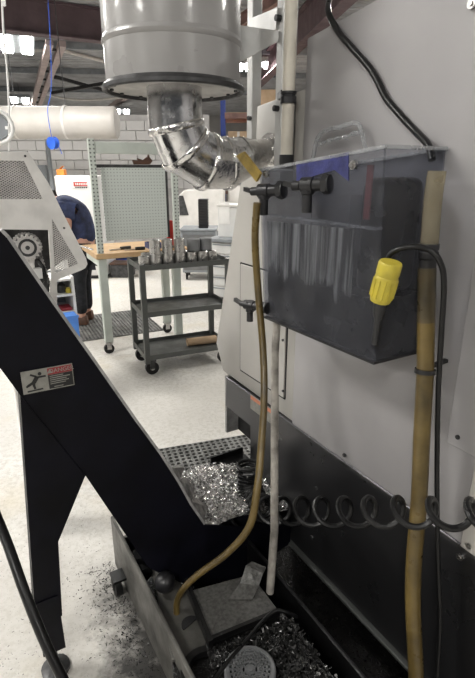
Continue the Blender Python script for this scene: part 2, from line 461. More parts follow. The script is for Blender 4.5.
fixture(wh(244, 68, LZ), 'ceiling lamp seen beside the galvanised strut post', size=.55)
fixture(wh(262, 66, LZ), 'ceiling lamp seen between the two strut posts', size=.45)
for x, y, wh_ in ((-7, 6.5, 'far left of the white cabinet'), (-3.2, 6.8, 'over the white cabinet'), (2.5, 7.5, 'over the drawer cabinet'), (-7.5, 1.2, 'far out from the chip conveyor'),
                  (-3.4, 1.6, 'over the floor beside the chip conveyor'), (-1.2, -3.5, 'behind the foot of the conveyor leg'), (-5.5, -4, 'over the open floor behind'), (4, -4, 'beyond the service panel end of the machine'), (7, 3, 'over the back of the machine')):
    fixture((x, y, LZ), 'twin-panel ceiling lamp ' + wh_, 'overhead lamps out of view', rz=R(30), power=LAMP_W*(.72 if y < 3 else 1.0))

# ================================================================== MACHINE
mach = thing('machine_tool', 'large grey machine enclosure with a black base skirt, taking up the right side', 'machine', (1.3, .4, 0), fr=MF)
TS = 1.325
pT = pn(309.6, 36.5, 1.0); pT2 = pn(374.8, 0, 1.0)
ztop = lambda t: pT.z + (pT2.z-pT.z)*(t-pT.y)/(pT2.y-pT.y)
obj('side_panel', B(MF).prism([(-1.2, .652), (TS, .652), (TS, ztop(TS)), (-1.2, ztop(-1.2))], 'n', 1.0, 1.9).bevel(.006, 2), 'panel_grey', mach)
e1, e2, e3 = pn(240, 185, 1.012), pn(216, 343, 1.012), pn(223, 366, 1.012)
rear = [(TS-.002, .652), (e3.y, .662), (e2.y, e2.z), (e1.y, e1.z), (pn(255, 152, 1.012).y, pn(255, 152, 1.012).z), (pn(257, 106, 1.012).y, pn(257, 106, 1.012).z), (TS-.002, pn(306, 88, 1.012).z)]
rp = obj('rear_panel', B(MF).prism(rear, 'n', 1.012, 1.8).bevel(.005, 2), 'panel_beige', mach)
# access door on the rear panel with its reveal
d = [pn(241.5, 263, 1.01), pn(287, 276, 1.01), pn(286.5, 402, 1.01), pn(239.5, 368, 1.01)]
dt0, dt1 = (d[1].y+d[2].y)/2, (d[0].y+d[3].y)/2; dz1 = d[0].z; dz0 = (d[2].z+d[3].z)/2
b = B(MF)
for (a, c) in (((dt0, dz0), (dt1, dz0)), ((dt1, dz0), (dt1, dz1)), ((dt1, dz1), (dt0, dz1)), ((dt0, dz1), (dt0, dz0))):
    b.bar((1.0115, a[0], a[1]), (1.0115, c[0], c[1]), .005, .004, up=(1, 0, 0))
obj('door_gap_shade', b, 'dark_void', mach, smooth=False)  # dark bars paint the shade in the gap round the door
adoor = obj('access_door', B(MF).box((1.006, dt0+.004, dz0+.004), (1.013, dt1-.004, dz1-.004)).bevel(.002, 1), 'panel_beige', mach)
for (u, v_) in ((285, 341), (285, 392)):
    p = pn(u, v_, 1.006); obj('screw', B(MF).cyl((1.007, p.y+.012, p.z), (1.002, p.y+.012, p.z), .005, 10), 'plastic_black', adoor)
# right-hand service panel
a = pn(459.5, 360, 1.0); c = pn(447, 442, 1.0); top = pn(466, 235, 1.0)
tt = (a.y+c.y)/2
sp = obj('service_panel', B(MF).box((.9965, tt-.62, c.z), (1.0, tt, top.z)).bevel(.002, 1), 'panel_grey', mach)
b = B(MF)
for t_, z_ in ((tt-.03, c.z+.03), (tt-.03, top.z-.03)): b.cyl((.9965, t_, z_), (.993, t_, z_), .006, 10)
obj('panel_screws', b, 'dark_metal', sp)
s1 = pn(470, 500, 1.0)
obj('corner_post', B(MF).box((.992, s1.y-.5, .652), (1.0, s1.y, 1.10)).bevel(.002, 1), 'panel_beige', mach)
for u, v_ in ((473, 4), (461, 556), (470, 545)):
    p = pn(u, v_, .999); obj('bolt', B(MF).cyl((1.0, p.y, p.z), (.992, p.y, p.z), .010, 12).cyl((.992, p.y, p.z), (.989, p.y, p.z), .005, 8), 'machined', mach)
# skirt
k0, k1, k2, k3 = pn(226, 369, .998), pn(225.5, 406, .998), pn(250, 426, .998), pn(250, 500, .998)
sk = [(-1.2, .645), (k0.y, .655), (k1.y, k1.z), (k2.y, k2.z), (k3.y, .135), (-1.2, .135)]
obj('base_skirt', B(MF).prism(sk, 'n', .998, 1.03).bevel(.003, 1), 'skirt_black', mach)
obj('skirt_lip', B(MF).box((.982, -1.2, .120), (1.03, k3.y, .134)).bevel(.003, 1), 'cart_grey', mach)
obj('base_end_plate', B(MF).box((.999, k0.y-.001, pn(224, 430, 1.0).z), (1.7, k0.y+.014, .655)), 'edge_steel', mach)
obj('base_core', B(MF).box((1.06, k2.y+.02, pn(224, 430, 1.0).z+.005), (1.7, k0.y-.005, .65)), 'dark_void', mach, smooth=False)
obj('base_underframe', B(MF).box((1.16, -1.1, 0), (1.7, k3.y-.05, .6)), 'dark_void', mach, smooth=False)
obj('seam_strip', B(MF).box((.9955, -1.2, .640), (1.004, TS-.002, .650)), 'dark_metal', mach, smooth=False)
for u, v_ in ((316.5, 488), (312.5, 537), (345, 455)):
    p = pn(u, v_, .998); obj('bolt', B(MF).cyl((.998, p.y, p.z), (.992, p.y, p.z), .007, 6), 'dark_metal', mach)
# warning label on the skirt
l0, l1 = pn(250.5, 394, .997), pn(273, 432, .997)
wl = obj('warning_label', B(MF).box((.9965, l1.y, l1.z+.03), (.9985, l0.y, l0.z)), 'label_white', mach, label='small orange and white warning sticker')
H = l0.z - (l1.z+.03)
obj('label_header', B(MF).box((.9955, l1.y+.004, l0.z-.30*H), (.9968, l0.y-.004, l0.z-.004)), 'label_orange', wl)
b = B(MF); cy_, cz_ = (l0.y+l1.y)/2, l1.z+.03+.32*H
b.box((.9957, cy_-.014, cz_-.02), (.9968, cy_+.014, cz_)).box((.9957, cy_-.022, cz_+.004), (.9968, cy_+.004, cz_+.02)).box((.9957, cy_+.008, cz_+.002), (.9968, cy_+.02, cz_+.026))
obj('label_icon', b, 'icon_grey', wl)

# ================================================================== MIST COLLECTOR, DUCT, STRUTS
DN, DT = .657, 1.52
mc = thing('mist_collector', 'grey cylindrical mist collector drum hanging above the silver duct', 'mist collector', (DN, DT, 1.775), fr=MF)
o_ = (DN, DT, 0)
obj('drum_body', B(MF).lathe([(.0, 1.797), (.199, 1.797), (.199, 1.893), (.2025, 1.897), (.2045, 1.904), (.2025, 1.911), (.200, 1.915), (.200, 2.44), (.19, 2.47), (0, 2.48)], o_, seg=64), 'drum_grey', mc)
obj('flange', B(MF).lathe([(.200, 1.776), (.209, 1.776), (.2125, 1.779), (.2125, 1.788), (.209, 1.792), (.199, 1.800), (.196, 1.80)], o_, seg=64, close=True), 'dark_metal', mc, label='dark rolled rim round the drum bottom')
obj('bottom_plate', B(MF).lathe([(.08, 1.792), (.200, 1.786), (.200, 1.797), (.08, 1.80)], o_, seg=48, close=True), 'drum_under', mc)
for k in range(14):
    a = k/14*2*math.pi; p = Vector((DN+.186*math.cos(a), DT+.186*math.sin(a), 1.789))
    obj('bolt', B(MF).cyl(p, p-Vector((0, 0, .008)), .006, 6), 'dark_metal', mc)
sA, sB = Vector((1.064, 1.72, 0)), Vector((.975, 1.40, 0))
dirB = (Vector((sB.x, sB.y, 0))-Vector((DN, DT, 0))).normalized(); q = Vector((DN, DT, 0))+dirB*.200; sd_ = Vector((-dirB.y, dirB.x, 0))*.005
e_ = Vector((sB.x, sB.y, 0)) - dirB*.022
br = [q+Vector((0, 0, 1.962)), e_+Vector((0, 0, 1.952)), e_+Vector((0, 0, 1.925)), q+Vector((0, 0, 1.865))]
obj('mounting_bracket', B(MF).slab([p-sd_ for p in br], sd_*2), 'strut_grey', mc, label='triangular grey gusset plate', smooth=False)
obj('top_motor', B(MF).lathe([(0, 2.47), (.09, 2.47), (.09, 2.64), (.07, 2.66), (0, 2.66)], o_, seg=32), 'plastic_black', mc)

dct = thing('exhaust_duct', 'shiny silver duct elbow with foil tape below the mist collector', 'duct', (DN, DT, 1.49), fr=MF)
RD = .084
obj('straight_section', B(MF).lathe([(RD-.001, 1.81), (RD-.001, 1.68), (RD-.004, 1.68), (RD-.004, 1.81)], o_, seg=40, close=True), 'galv', dct)
# gored elbow: centre line in the n-h plane
cl = [(DN, 1.72), (DN+.002, pt(175, 127, DT).z)] + [(lambda q: (q.x, q.z))(pt(u, v_, DT)) for u, v_ in ((185, 149), (206, 162), (226, 164), (243, 158))]
def ringcut(i):
    p = Vector((cl[i][0], DT, cl[i][1]))
    def dr(j, k): return Vector((cl[k][0]-cl[j][0], 0, cl[k][1]-cl[j][1])).normalized()
    if i == 0: d = Vector((0, 0, -1))
    elif i == len(cl)-1: d = dr(i-1, i)
    else: d = (dr(i-1, i)+dr(i, i+1)).normalized()
    u = Vector((0, 1, 0)); w_ = d.cross(u); return p, u, w_
RA = [RD, RD, RD+.004, RD+.004, RD-.003, RD-.016]
for i in range(0, len(cl)-1):
    b = B(MF); lo = []
    for j in (i, i+1):
        p, u, w_ = ringcut(j)
        lo.append([b.v(p+(u*math.cos(2*math.pi*k/40)+w_*math.sin(2*math.pi*k/40))*RA[j]) for k in range(40)])
    for k in range(40): b.face([lo[0][k], lo[0][(k+1) % 40], lo[1][(k+1) % 40], lo[1][k]])
    obj('elbow_gore', b, 'galv' if i < 3 else 'foil', dct)
for i in range(1, len(cl)-1):
    p, u, w_ = ringcut(i); b = B(MF); d = u.cross(w_)
    N = 48
    lo = []
    for off, rr in ((-.011, .0008), (-.008, .003), (0, .0045), (.008, .003), (.011, .0008)):
        lo.append([b.v(p+d*off+(u*math.cos(2*math.pi*k/N)+w_*math.sin(2*math.pi*k/N))*(RA[i]+rr+random.uniform(0, .0018))) for k in range(N)])
    for A_, D_ in zip(lo, lo[1:]):
        for k in range(N): b.face([A_[k], A_[(k+1) % N], D_[(k+1) % N], D_[k]])
    obj('foil_tape', b, 'foil', dct)
# round sealed cap on the elbow side
p, u, w_ = ringcut(1)
obj('flex_section', B(MF).tube([(cl[-1][0]-.004, DT, cl[-1][1]), (.935, DT, 1.602), (.965, DT, 1.61), (.998, DT, 1.615), (1.011, DT, 1.615)], [RD-.016, .056, .046, .047, .048], 32, cap=False), 'foil', dct)
obj('end_collar', B(MF).lathe([(.046, 0), (.062, 0), (.062, .012), (.046, .012)], (.9995, DT, 1.616), (1, 0, 0), 32, close=True), 'foil', dct)

pA0 = thing('strut_post', 'galvanised strut post rising behind the silver duct elbow', 'post', (sA.x, sA.y, 1.47), fr=MF)
obj('channel', B(MF).prism([(sA.x-.02, sA.y-.02), (sA.x+.02, sA.y-.02), (sA.x+.02, sA.y+.02), (sA.x-.02, sA.y+.02)], 'h', 1.47, 2.7).bevel(.003, 1), 'strut_grey', pA0)
for v_ in (118, ):
    p = pt(248, v_, 1.70); obj('knob', B(MF).cyl((sA.x-.021, sA.y-.01, p.z), (sA.x-.034, sA.y-.016, p.z), .008, 12), 'plastic_black', pA0)
pB0 = thing('strut_post', 'pale strut post bolted to the machine beside the cream pipe', 'post', (sB.x, sB.y, 1.6), fr=MF)
obj('channel', B(MF).prism([(sB.x-.02, sB.y-.018), (sB.x+.034, sB.y-.018), (sB.x+.034, sB.y+.018), (sB.x-.02, sB.y+.018)], 'h', 1.50, 2.7).bevel(.003, 1), 'strut_grey', pB0)
for v_ in (18, 108):
    p = pn(281, v_, sB.x-.02); obj('knob', B(MF).cyl((sB.x-.02, sB.y, p.z), (sB.x-.036, sB.y, p.z), .009, 12), 'plastic_black', pB0)
single('brace_strap', B(MF).bar((sA.x-.024, sA.y-.01, 2.035), (sB.x-.024, sB.y+.01, 1.985), .005, .055), 'strut_grey', 'flat pale strap between the two strut posts', 'strap', smooth=False)
pp = pn(289.5, 60, .925)
pc = thing('riser_pipe', 'cream plastic riser pipe with black couplings beside the strut post', 'pipe', (pp.x, pp.y, 1.55), fr=MF)
zc0, zc1 = pn(287, 104, .925).z, pn(287, 92, .925).z
obj('pipe', B(MF).cyl((pp.x, pp.y, 1.56), (pp.x, pp.y, 2.7), .0185, 20), 'pipe_cream', pc)
obj('coupling', B(MF).lathe([(.019, 0), (.024, 0), (.024, .018), (.021, .02), (.021, .024), (.024, .026), (.024, zc1-zc0), (.019, zc1-zc0)], (pp.x, pp.y, zc0), seg=20, close=True), 'plastic_black', pc)
obj('coupling', B(MF).cyl((pp.x, pp.y, 1.55), (pp.x, pp.y, 1.60), .022, 20), 'plastic_black', pc)
b = B(MF).bar((pp.x, pp.y+.022, zc0+.03), (sB.x-.02, sB.y-.012, zc0+.03), .02, .02)
obj('pipe_clamp', b, 'plastic_black', pc, smooth=False)

# ================================================================== SEPARATOR TANK
NF, NB = .803, .994
T0, T1, Z0, Z1 = .787, 1.262, 1.132, 1.600
tk = thing('separator_tank', 'grey see-through plastic coolant tank hung on the machine side', 'tank', ((NF+NB)/2, (T0+T1)/2, Z0), fr=MF)
ZL = 1.555    # top of the front-left end dips
def zt(t): return Z1 + (ZL-Z1)*(t-T0)/(T1-T0)
w_ = .006
# bottom edge and front plane: slightly raked like the real tank
fA, fB = (T0-.0, Z0+.002), (T1-.02, Z0-.006)
front = [(T0-.028, Z0), (T1-.035, Z0-.006), (T1, zt(T1)), (T0, Z1)]
obj('front_wall', B(MF).prism(front, 'n', NF, NF+w_), 'tank_plastic', tk, smooth=False)
obj('back_wall', B(MF).prism(front, 'n', NB-w_, NB), 'tank_plastic', tk, smooth=False)
def sidewall(bt, zb, tt_, zt_, s_):
    return B(MF).hexa([(NF+w_, bt, zb), (NB-w_, bt, zb), (NB-w_, bt+s_*w_, zb), (NF+w_, bt+s_*w_, zb)], [(NF+w_, tt_, zt_), (NB-w_, tt_, zt_), (NB-w_, tt_+s_*w_, zt_), (NF+w_, tt_+s_*w_, zt_)])
obj('end_wall', sidewall(T0-.028, Z0, T0, Z1, 1), 'tank_plastic', tk, smooth=False)
obj('end_wall', sidewall(T1-.035, Z0-.006, T1, zt(T1), -1), 'tank_plastic', tk, smooth=False)
obj('tank_bottom', B(MF).hexa([(NF, T0-.028, Z0-.006), (NB, T0-.028, Z0-.006), (NB, T1-.035, Z0-.012), (NF, T1-.035, Z0-.012)], [(NF, T0-.028, Z0), (NB, T0-.028, Z0), (NB, T1-.035, Z0-.006), (NF, T1-.035, Z0-.006)]), 'plastic_black', tk, smooth=False)
b = B(MF)
b.bar((NF+.003, T0-.004, Z1), (NF+.003, T1+.004, zt(T1)), .012, .008); b.bar((NB-.003, T0-.004, Z1), (NB-.003, T1+.004, zt(T1)), .012, .008)
b.bar((NF, T0, Z1), (NB, T0, Z1), .012, .008); b.bar((NF, T1, zt(T1)), (NB, T1, zt(T1)), .012, .008)
obj('rim', b, 'tank_handle', tk, smooth=False)
zliq, zres = 1.275, 1.425
tl = lambda z: T0-.028+.028*(z-Z0)/(Z1-Z0)
tr_ = lambda z: T1-.035+.035*(z-Z0)/(Z1-Z0)
TM = .885  # divider before the black bucket
i_ = w_+.001
iL = i_+.004
obj('dirty_liquid', B(MF).hexa([(NF+iL, tl(Z0)+.008, Z0+.001), (NB-i_, tl(Z0)+.008, Z0+.001), (NB-i_, tr_(Z0)-.01, Z0+.001), (NF+iL, tr_(Z0)-.01, Z0+.001)],
    [(NF+iL, tl(zliq)+.008, zliq), (NB-i_, tl(zliq)+.008, zliq), (NB-i_, tr_(zliq)-.01, zliq-.02), (NF+iL, tr_(zliq)-.01, zliq-.02)]), 'liquid_dark', tk, label='dark settled sludge', smooth=False)
obj('residue_film', B(MF).prism([(tl(1.2)+.09, 1.20), (tr_(1.2)-.02, 1.195), (tr_(zres)-.02, zres-.01), (tl(zres)+.09, zres)], 'n', NF+i_, NF+i_+.002), 'sludge_film', tk, label='streaked grey residue on the front wall', smooth=False)
obj('inner_ledge', B(MF).box((NF+i_, tl(zres)+.02, zres+.004), (NF+i_+.02, tr_(zres)-.02, zres+.010)), 'tank_handle', tk, smooth=False)
obj('divider', B(MF).box((NF+i_+.003, TM-.004, zliq+.001), (NB-i_, TM, 1.50)), 'tank_plastic', tk, smooth=False)
b = B(MF).box((NF+.022, T0+.012, zliq+.002), (NB-.03, TM-.010, 1.54)).bevel(.024, 3)
obj('inner_bucket', b, 'bucket_black', tk, label='black inner bucket')
obj('red_strip', B(MF).box((NF+.0085, TM-.062, 1.45), (NF+.0125, TM-.045, 1.565)), 'faded_red', tk, smooth=False)
# blue tape
b0, b1, b2, b3 = pn(297, 164, NF), pn(349, 152, NF), pn(349, 181, NF), pn(297, 181, NF)
b4 = pn(335, 170, NF)
obj('blue_tape', B(MF).prism([(b0.y, b0.z), (b1.y, b1.z), (b2.y, b2.z), (b4.y, b4.z), (b3.y, b3.z)], 'n', NF-.002, NF), 'tape_blue', tk, label='blue tape on the front wall')
for u, v_ in ((355, 165), (268, 174)):
    p = pn(u, v_, NF); obj('bolt', B(MF).cyl((NF, p.y, p.z), (NF-.008, p.y, p.z), .010, 14).cyl((NF-.008, p.y, p.z), (NF-.014, p.y, p.z), .006, 6), 'machined', tk)
# handle of clear plastic above the back rim
hp = [pn(u, v_, NB-.02) for u, v_ in ((313, 158), (317, 140), (325, 131), (340, 127), (356, 123), (361, 130), (366, 152))]
hd = obj('handle', B(MF).tube(smoothpath(hp, 5), .0065, 10), 'tank_handle', tk, label='clear plastic carry handle')
gp = [pn(u, v_, NB-.02) for u, v_ in ((320, 144), (327, 141), (333, 140), (339, 138), (346, 137), (352, 134), (361, 132))]
obj('finger_grip', B(MF).tube(smoothpath(gp, 4), [.005+.002*math.sin(i*1.3) for i in range(25)], 8), 'tank_handle', hd)
# valves
def valve(p, out, down, parent, mirror=1, L=.075, sc=1.0):
    """black plastic cock: body stub from the wall, T with spout and lever"""
    p = Vector(p); out = Vector(out).normalized(); dn = Vector((0, 0, -1)); al = Vector((0, 1, 0))*mirror
    vb = obj('drain_valve', B(MF).lathe([(0, -.003), (.017*sc, -.003), (.017*sc, .004), (.012*sc, .006), (.012*sc, L*.55), (.015*sc, L*.58), (.015*sc, L), (0, L)], p, out, 18), 'plastic_black', parent, label='black plastic drain valve')
    q = p + out*L*.8
    obj('spout', B(MF).lathe([(0, -.014), (.013*sc, -.014), (.013*sc, .02), (.010*sc, .022), (.010*sc, .05*sc), (.007*sc, .05*sc), (0, .046*sc)], q, dn, 16), 'plastic_black', vb)
    k = q + out*.02
    obj('lever', B(MF).cyl(k, k+out*.02, .009*sc, 12).bar(k+out*.018-al*.002, k+out*.022+al*.035+Vector((0, 0, .006)), .010, .012), 'plastic_black', vb)
    obj('lock_nut', B(MF).lathe([(.012*sc, 0), (.019*sc, 0), (.019*sc, .012), (.012*sc, .012)], p+out*.002, out, 6, close=True), 'plastic_black', vb)
    return vb
v1 = pn(330, 184, NF); v2 = pn(284, 190, NF); v3 = pn(268, 308, NF)
od = Vector((-.45, .9, -.06))
valve((NF-.003, v1.y, v1.z), od, None, tk, L=.070, sc=1.3)
valve((NF-.003, v2.y, v2.z), od, None, tk, L=.075, sc=1.3)
valve((NF-.003, v3.y, v3.z), Vector((-.25, .9, -.05)), None, tk, L=.09, sc=1.05)
# dirty inner ribs of the clear front: small grey vertical label on left
tg = [pn(u, v_, NF-.03) for u, v_ in ((236, 156), (243, 152), (260, 174), (256, 182))]
single('yellow_tag', B(MF).slab(tg, (.006, -.002, .002)), 'yellow_tag', 'dirty yellow plastic wedge between foil duct and tank corner', 'tag', smooth=False)

# drain pipe under the tank
dp0 = pn(277, 324, .835); dpb = ph(270, 592, .262)
single('drain_pipe', B(MF).tube([(.835, dp0.y, Z0-.013), (.83, dp0.y, 1.0), (dpb.x+.01, dpb.y, .5), (dpb.x, dpb.y, .262)], .0125, 16), 'pipe_dirty', 'grimy white drain pipe running down from the tank to the sump', 'pipe')

# ================================================================== HOSES AND CABLES
def hose(name, pts, r, mat, label, cat='hose', seg=12, sub=8, fr=MF):
    return single(name, B(fr).tube(smoothpath(pts, sub), r, seg), mat, label, cat)
q = Vector((NF, 0, 0))
yh = [pn(257, 203, .742), pn(255, 240, .745), pn(258, 290, .745), pn(263, 350, .73), pn(264, 400, .70), pn(261, 450, .66), pn(257, 490, .62), pn(249, 527, .585), pn(226, 554, .55), pn(200, 573, .50), pn(184, 588, .465), pn(177, 603, .445), pn(177, 621, .435)]
hose('drain_hose', yh, .0105, 'hose_amber', 'long thin amber hose hanging from the tank valve into the sump')
th = thing('return_hose', 'thick amber hose with clear upper tube running down beside the skirt', 'hose', (.86, .55, .12), fr=MF)
cp = [pn(437, 171, .90), pn(433, 200, .90), pn(429, 248, .90)]
obj('clear_tube', B(MF).tube(smoothpath(cp, 6), .0190, 20), 'tube_clear', th, label='clear yellowish tube end')
p0, p1 = pn(429.3, 244, .90), pn(427, 272, .90)
obj('hose_coupling', B(MF).lathe([(0, 0), (.0215, 0), (.0215, .012), (.019, .015), (.0215, .018), (.0215, .03), (.018, .034), (.018, .06), (0, .06)], p0, p1-p0, 20), 'plastic_black', th)
obj('amber_section', B(MF).tube(smoothpath([pn(427, 268, .90), pn(426.5, 290, .90), pn(426, 322, .90)], 6), .0197, 20), 'hose_amber_dark', th, label='oil-darkened upper section')
hp_ = [pn(426, 320, .90), pn(425, 372, .90), pn(422, 430, .90), pn(419, 500, .895), pn(414, 560, .885), pn(413, 610, .88), pn(416, 678, .875)]
hp_ += [hp_[-1] + Vector((-.005, -.006, -.10)), Vector((hp_[-1].x-.02, hp_[-1].y-.02, .052))]
obj('amber_section', B(MF).tube(smoothpath(hp_, 8), .0195, 20), 'hose_amber', th)
cc = pn(425, 371, .90)
obj('hose_clamp', B(MF).lathe([(.0195, -.005), (.0235, -.005), (.0235, .005), (.0195, .005)], cc, (0.1, .1, 1), 24, close=True).bar(cc+Vector((.015, .01, 0)), (.9995, cc.y+.02, cc.z), .010, .008), 'plastic_black', th)
cb = [pn(386, 264, .80), pn(392, 253, .80), pn(408, 247, .815), pn(428, 249, .845), pn(440, 262, .86), pn(444, 285, .88), pn(441, 340, .91), pn(438, 400, .93), pn(437, 480, .95), pn(438, 560, .95), pn(440, 620, .95), pn(437, 678, .95)]
cb += [cb[-1]+Vector((0, -.01, -.10)), Vector((cb[-1].x-.01, cb[-1].y-.03, .038))]
hose('power_cable', cb, .0062, 'rubber_black', 'black cable looping from the yellow plug down past the amber hose', 'cable')
yp = thing('cable_plug', 'yellow cable plug hanging at the tank corner', 'plug', (.775, .73, 1.2), fr=MF)
y0_, y1_ = pn(391, 262, .775), pn(380, 301, .775); ax = (y1_-y0_); LL = ax.length
obj('plug_body', B(MF).lathe([(0, 0), (.0225, 0), (.0245, .004), (.0245, LL*.30), (.0225, LL*.34), (.0245, LL*.38), (.0235, LL*.9), (.021, LL), (0, LL)], y0_, ax, 24), 'yellow', yp)
b = B(MF)
u_ = ax.normalized().orthogonal().normalized(); v2_ = ax.normalized().cross(u_)
for k in range(12):
    a = k/12*2*math.pi; off = (u_*math.cos(a)+v2_*math.sin(a))*.0238
    b.bar(y0_+ax*.42+off, y0_+ax*.88+off, .004, .003)
obj('grip_ribs', b, 'yellow', yp, smooth=False)
y2_ = pn(374, 345, .775)
obj('strain_relief', B(MF).lathe([(0, 0), (.014, 0), (.0125, .03), (.0075, .045), (.0065, (y2_-y1_).length), (0, (y2_-y1_).length)], y1_-ax.normalized()*.002, y2_-y1_, 16), 'plastic_black', yp)

wc = [pn(322, -8, 1.03), pn(328, 10, 1.0), pn(338, 31, .992), pn(352, 48, .990), pn(368, 66, .990), pn(377, 80, .990), pn(386, 98, .990), pn(400, 115, .990), pn(414, 130, .988), pn(428, 145, .97), pn(432, 160, .96)]
wc[0] = wc[1] + Vector((.05, .05, .06))
hose('power_cable', wc, .0085, 'rubber_black', 'thick black cable draped down the machine wall into the tank', 'cable')
# lower-left hose
lh = [ph(-330, 520, .014), ph(-180, 470, .016), ph(-90, 440, .30), ph(-45, 440, .62), ph(-22, 470, .75), ph(-8, 505, .72), ph(8, 545, .66), ph(24, 590, .58), ph(44, 640, .48), ph(66, 685, .38), ph(90, 730, .26), ph(118, 800, .10), ph(120, 850, .016), ph(100, 900, .014)]
hose('air_hose', lh, .0125, 'rubber_black', 'black hose slanting across the floor in front of the conveyor leg')

# coil hose
axp = [pn(249, 464, .88), pn(250, 484, .88), pn(254, 499, .87), pn(263, 508, .855), pn(275, 511, .845), pn(295, 511, .84), pn(325, 512, .83), pn(360, 512, .82), pn(395, 512, .81), pn(430, 513, .80), pn(475, 515, .79), pn(500, 516, .785)]
sp_ = smoothpath(axp, 40)
cum = [0]
for i in range(1, len(sp_)): cum.append(cum[-1]+(sp_[i]-sp_[i-1]).length)
def to_u(p):
    q_ = MF @ Vector(p) - Vector((0, 0, CAMH)); return 237.5 + FPX*q_.x/(q_.y*CS - q_.z*SN)
UM = [262, 269, 287, 306, 326, 350, 375, 405, 440, 480, 525]
pts = []; ph_ = 0.0
for i, p in enumerate(sp_):
    d = (sp_[min(i+1, len(sp_)-1)]-sp_[max(i-1, 0)]).normalized()
    f = i/(len(sp_)-1); u = to_u(p)
    rr = .046 - .018*max(0, min(1, (u-262)/180))
    if u < UM[0] or i < 120: ph_ += (cum[i]-cum[max(0, i-1)])/.0185*2*math.pi; base_ph = ph_ = ph_
    else:
        k = 0
        while k < len(UM)-2 and u > UM[k+1]: k += 1
        ph_ = base_ph + 2*math.pi*(k + (u-UM[k])/(UM[k+1]-UM[k]))
    e1 = d.cross(Vector((1, 0, .2))).normalized(); e2 = d.cross(e1)
    pts.append((p, e1, e2, rr, ph_))
fine = []
for (a, b_) in zip(pts, pts[1:]):
    n_ = max(1, int((b_[4]-a[4])/(2*math.pi/14)))
    for k in range(n_):
        t = k/n_
        an = a[4]+(b_[4]-a[4])*t
        fine.append(a[0].lerp(b_[0], t) + (a[1].lerp(b_[1], t)*math.cos(an) + a[2].lerp(b_[2], t)*math.sin(an))*(a[3]*(1-t)+b_[3]*t))
single('coil_hose', B(MF).tube(fine, .0075, 8), 'rubber_black', 'black spiral air hose stretched along the machine skirt', 'hose')

# ================================================================== CHIP CONVEYOR
CT0, CT1 = 1.29, 1.64
P = lambda u, v_: (lambda q: (q.x, q.z))(pt(u, v_, CT0))
cv = thing('chip_conveyor', 'black inclined chip conveyor rising left from the sump on one leg', 'conveyor', (.45, 1.46, 0), fr=MF)
topedge = [P(-40, 231), P(0, 231), P(7, 238), P(52, 303), P(100, 371), P(135, 421), P(160, 455), P(178, 483), P(190, 505), P(204, 525), P(246, 527)]
topedge.append((.99, P(290, 521)[1]))
botedge = [(.99, .13), P(240, 580), P(195, 585), P(170, 580), P(147, 566), P(85, 475)]
legp = [P(58, 541), P(62, 615), P(35, 615), P(20, 395), P(0, 368)]
tail = [(-.20, P(0, 368)[1]+.12), (-.20, topedge[0][1])]
obj('side_plate', B(MF).prism(topedge + botedge + [P(20, 395), P(0, 368)] + tail, 'n' if False else 't', CT0, CT0+.006), 'conveyor_black', cv, smooth=False)
obj('side_plate', B(MF).prism(topedge + botedge + [P(20, 395), P(0, 368)] + tail, 't', CT1-.006, CT1), 'conveyor_black', cv, smooth=False)
# top cover and underside skins
def skin(edge, off):
    b = B(MF)
    for a, c in zip(edge, edge[1:]):
        b.hexa([(a[0], CT0+.006, a[1]-off), (c[0], CT0+.006, c[1]-off), (c[0], CT1-.006, c[1]-off), (a[0], CT1-.006, a[1]-off)],
               [(a[0], CT0+.006, a[1]-off+.004), (c[0], CT0+.006, c[1]-off+.004), (c[0], CT1-.006, c[1]-off+.004), (a[0], CT1-.006, a[1]-off+.004)])
    return b
obj('top_cover', skin([tail[1]]+topedge[:7], .012), 'conveyor_black', cv, smooth=False)
obj('bottom_skin', skin(botedge+[P(20, 395), P(0, 368), tail[0]], -.004), 'conveyor_black', cv, smooth=False)
obj('end_cap', B(MF).box((-.20, CT0+.006, tail[0][1]), (-.194, CT1-.006, tail[1][1])), 'conveyor_black', cv, smooth=False)
# folded edge along the top of the incline, its lit face painted pale
b = B(MF); ee = [Vector((x, 0, z)) for x, z in topedge[1:10]]
for a, c in zip(ee, ee[1:]):
    d = (c-a).normalized(); nn = Vector((-d.z, 0, d.x)); nn = nn if nn.x > 0 else -nn
    A_ = a + Vector((0, CT0, 0)); C_ = c + Vector((0, CT0, 0)); wv = Vector((0, .028, 0))
    b.hexa([A_, C_, C_+wv, A_+wv], [A_+nn*.008, C_+nn*.008, C_+wv+nn*.008, A_+wv+nn*.008])
obj('edge_flange', b, 'edge_steel', cv, label='flange along the upper edge, its lit top painted pale', smooth=False)
# worn liner inside the trough mouth
b = B(MF); lin = [P(171, 471), P(178, 483), P(190, 505), P(203, 523)]
for a, c in zip(lin, lin[1:]):
    q_ = [Vector((a[0]+.006, CT0+.008, a[1]+.002)), Vector((c[0]+.006, CT0+.008, c[1]+.002)), Vector((c[0]+.06, CT0+.085, c[1]-.015)), Vector((a[0]+.06, CT0+.085, a[1]-.05))]
    b.slab(q_, (.003, 0, .003))
obj('trough_liner', b, 'worn_steel', cv, smooth=False)
lg = obj('support_leg', B(MF).prism([P(20, 395), P(85, 475)] + legp[:3], 't', CT0-.004, CT0+.05), 'conveyor_black', cv, smooth=False)
f0, f1 = P(35, 608), P(64, 646)
obj('foot_bracket', B(MF).box((f0[0], CT0-.008, f1[1]), (f1[0]+.004, CT0+.06, f0[1]+.02)), 'conveyor_black', lg, smooth=False)
fm = (f0[0]+f1[0])/2
obj('levelling_foot', B(MF).lathe([(0, 0), (.045, 0), (.045, .012), (.02, .022), (.012, .03), (.012, f1[1]+.01), (0, f1[1]+.01)], (fm, CT0+.03, 0), seg=20), 'dark_metal', lg)
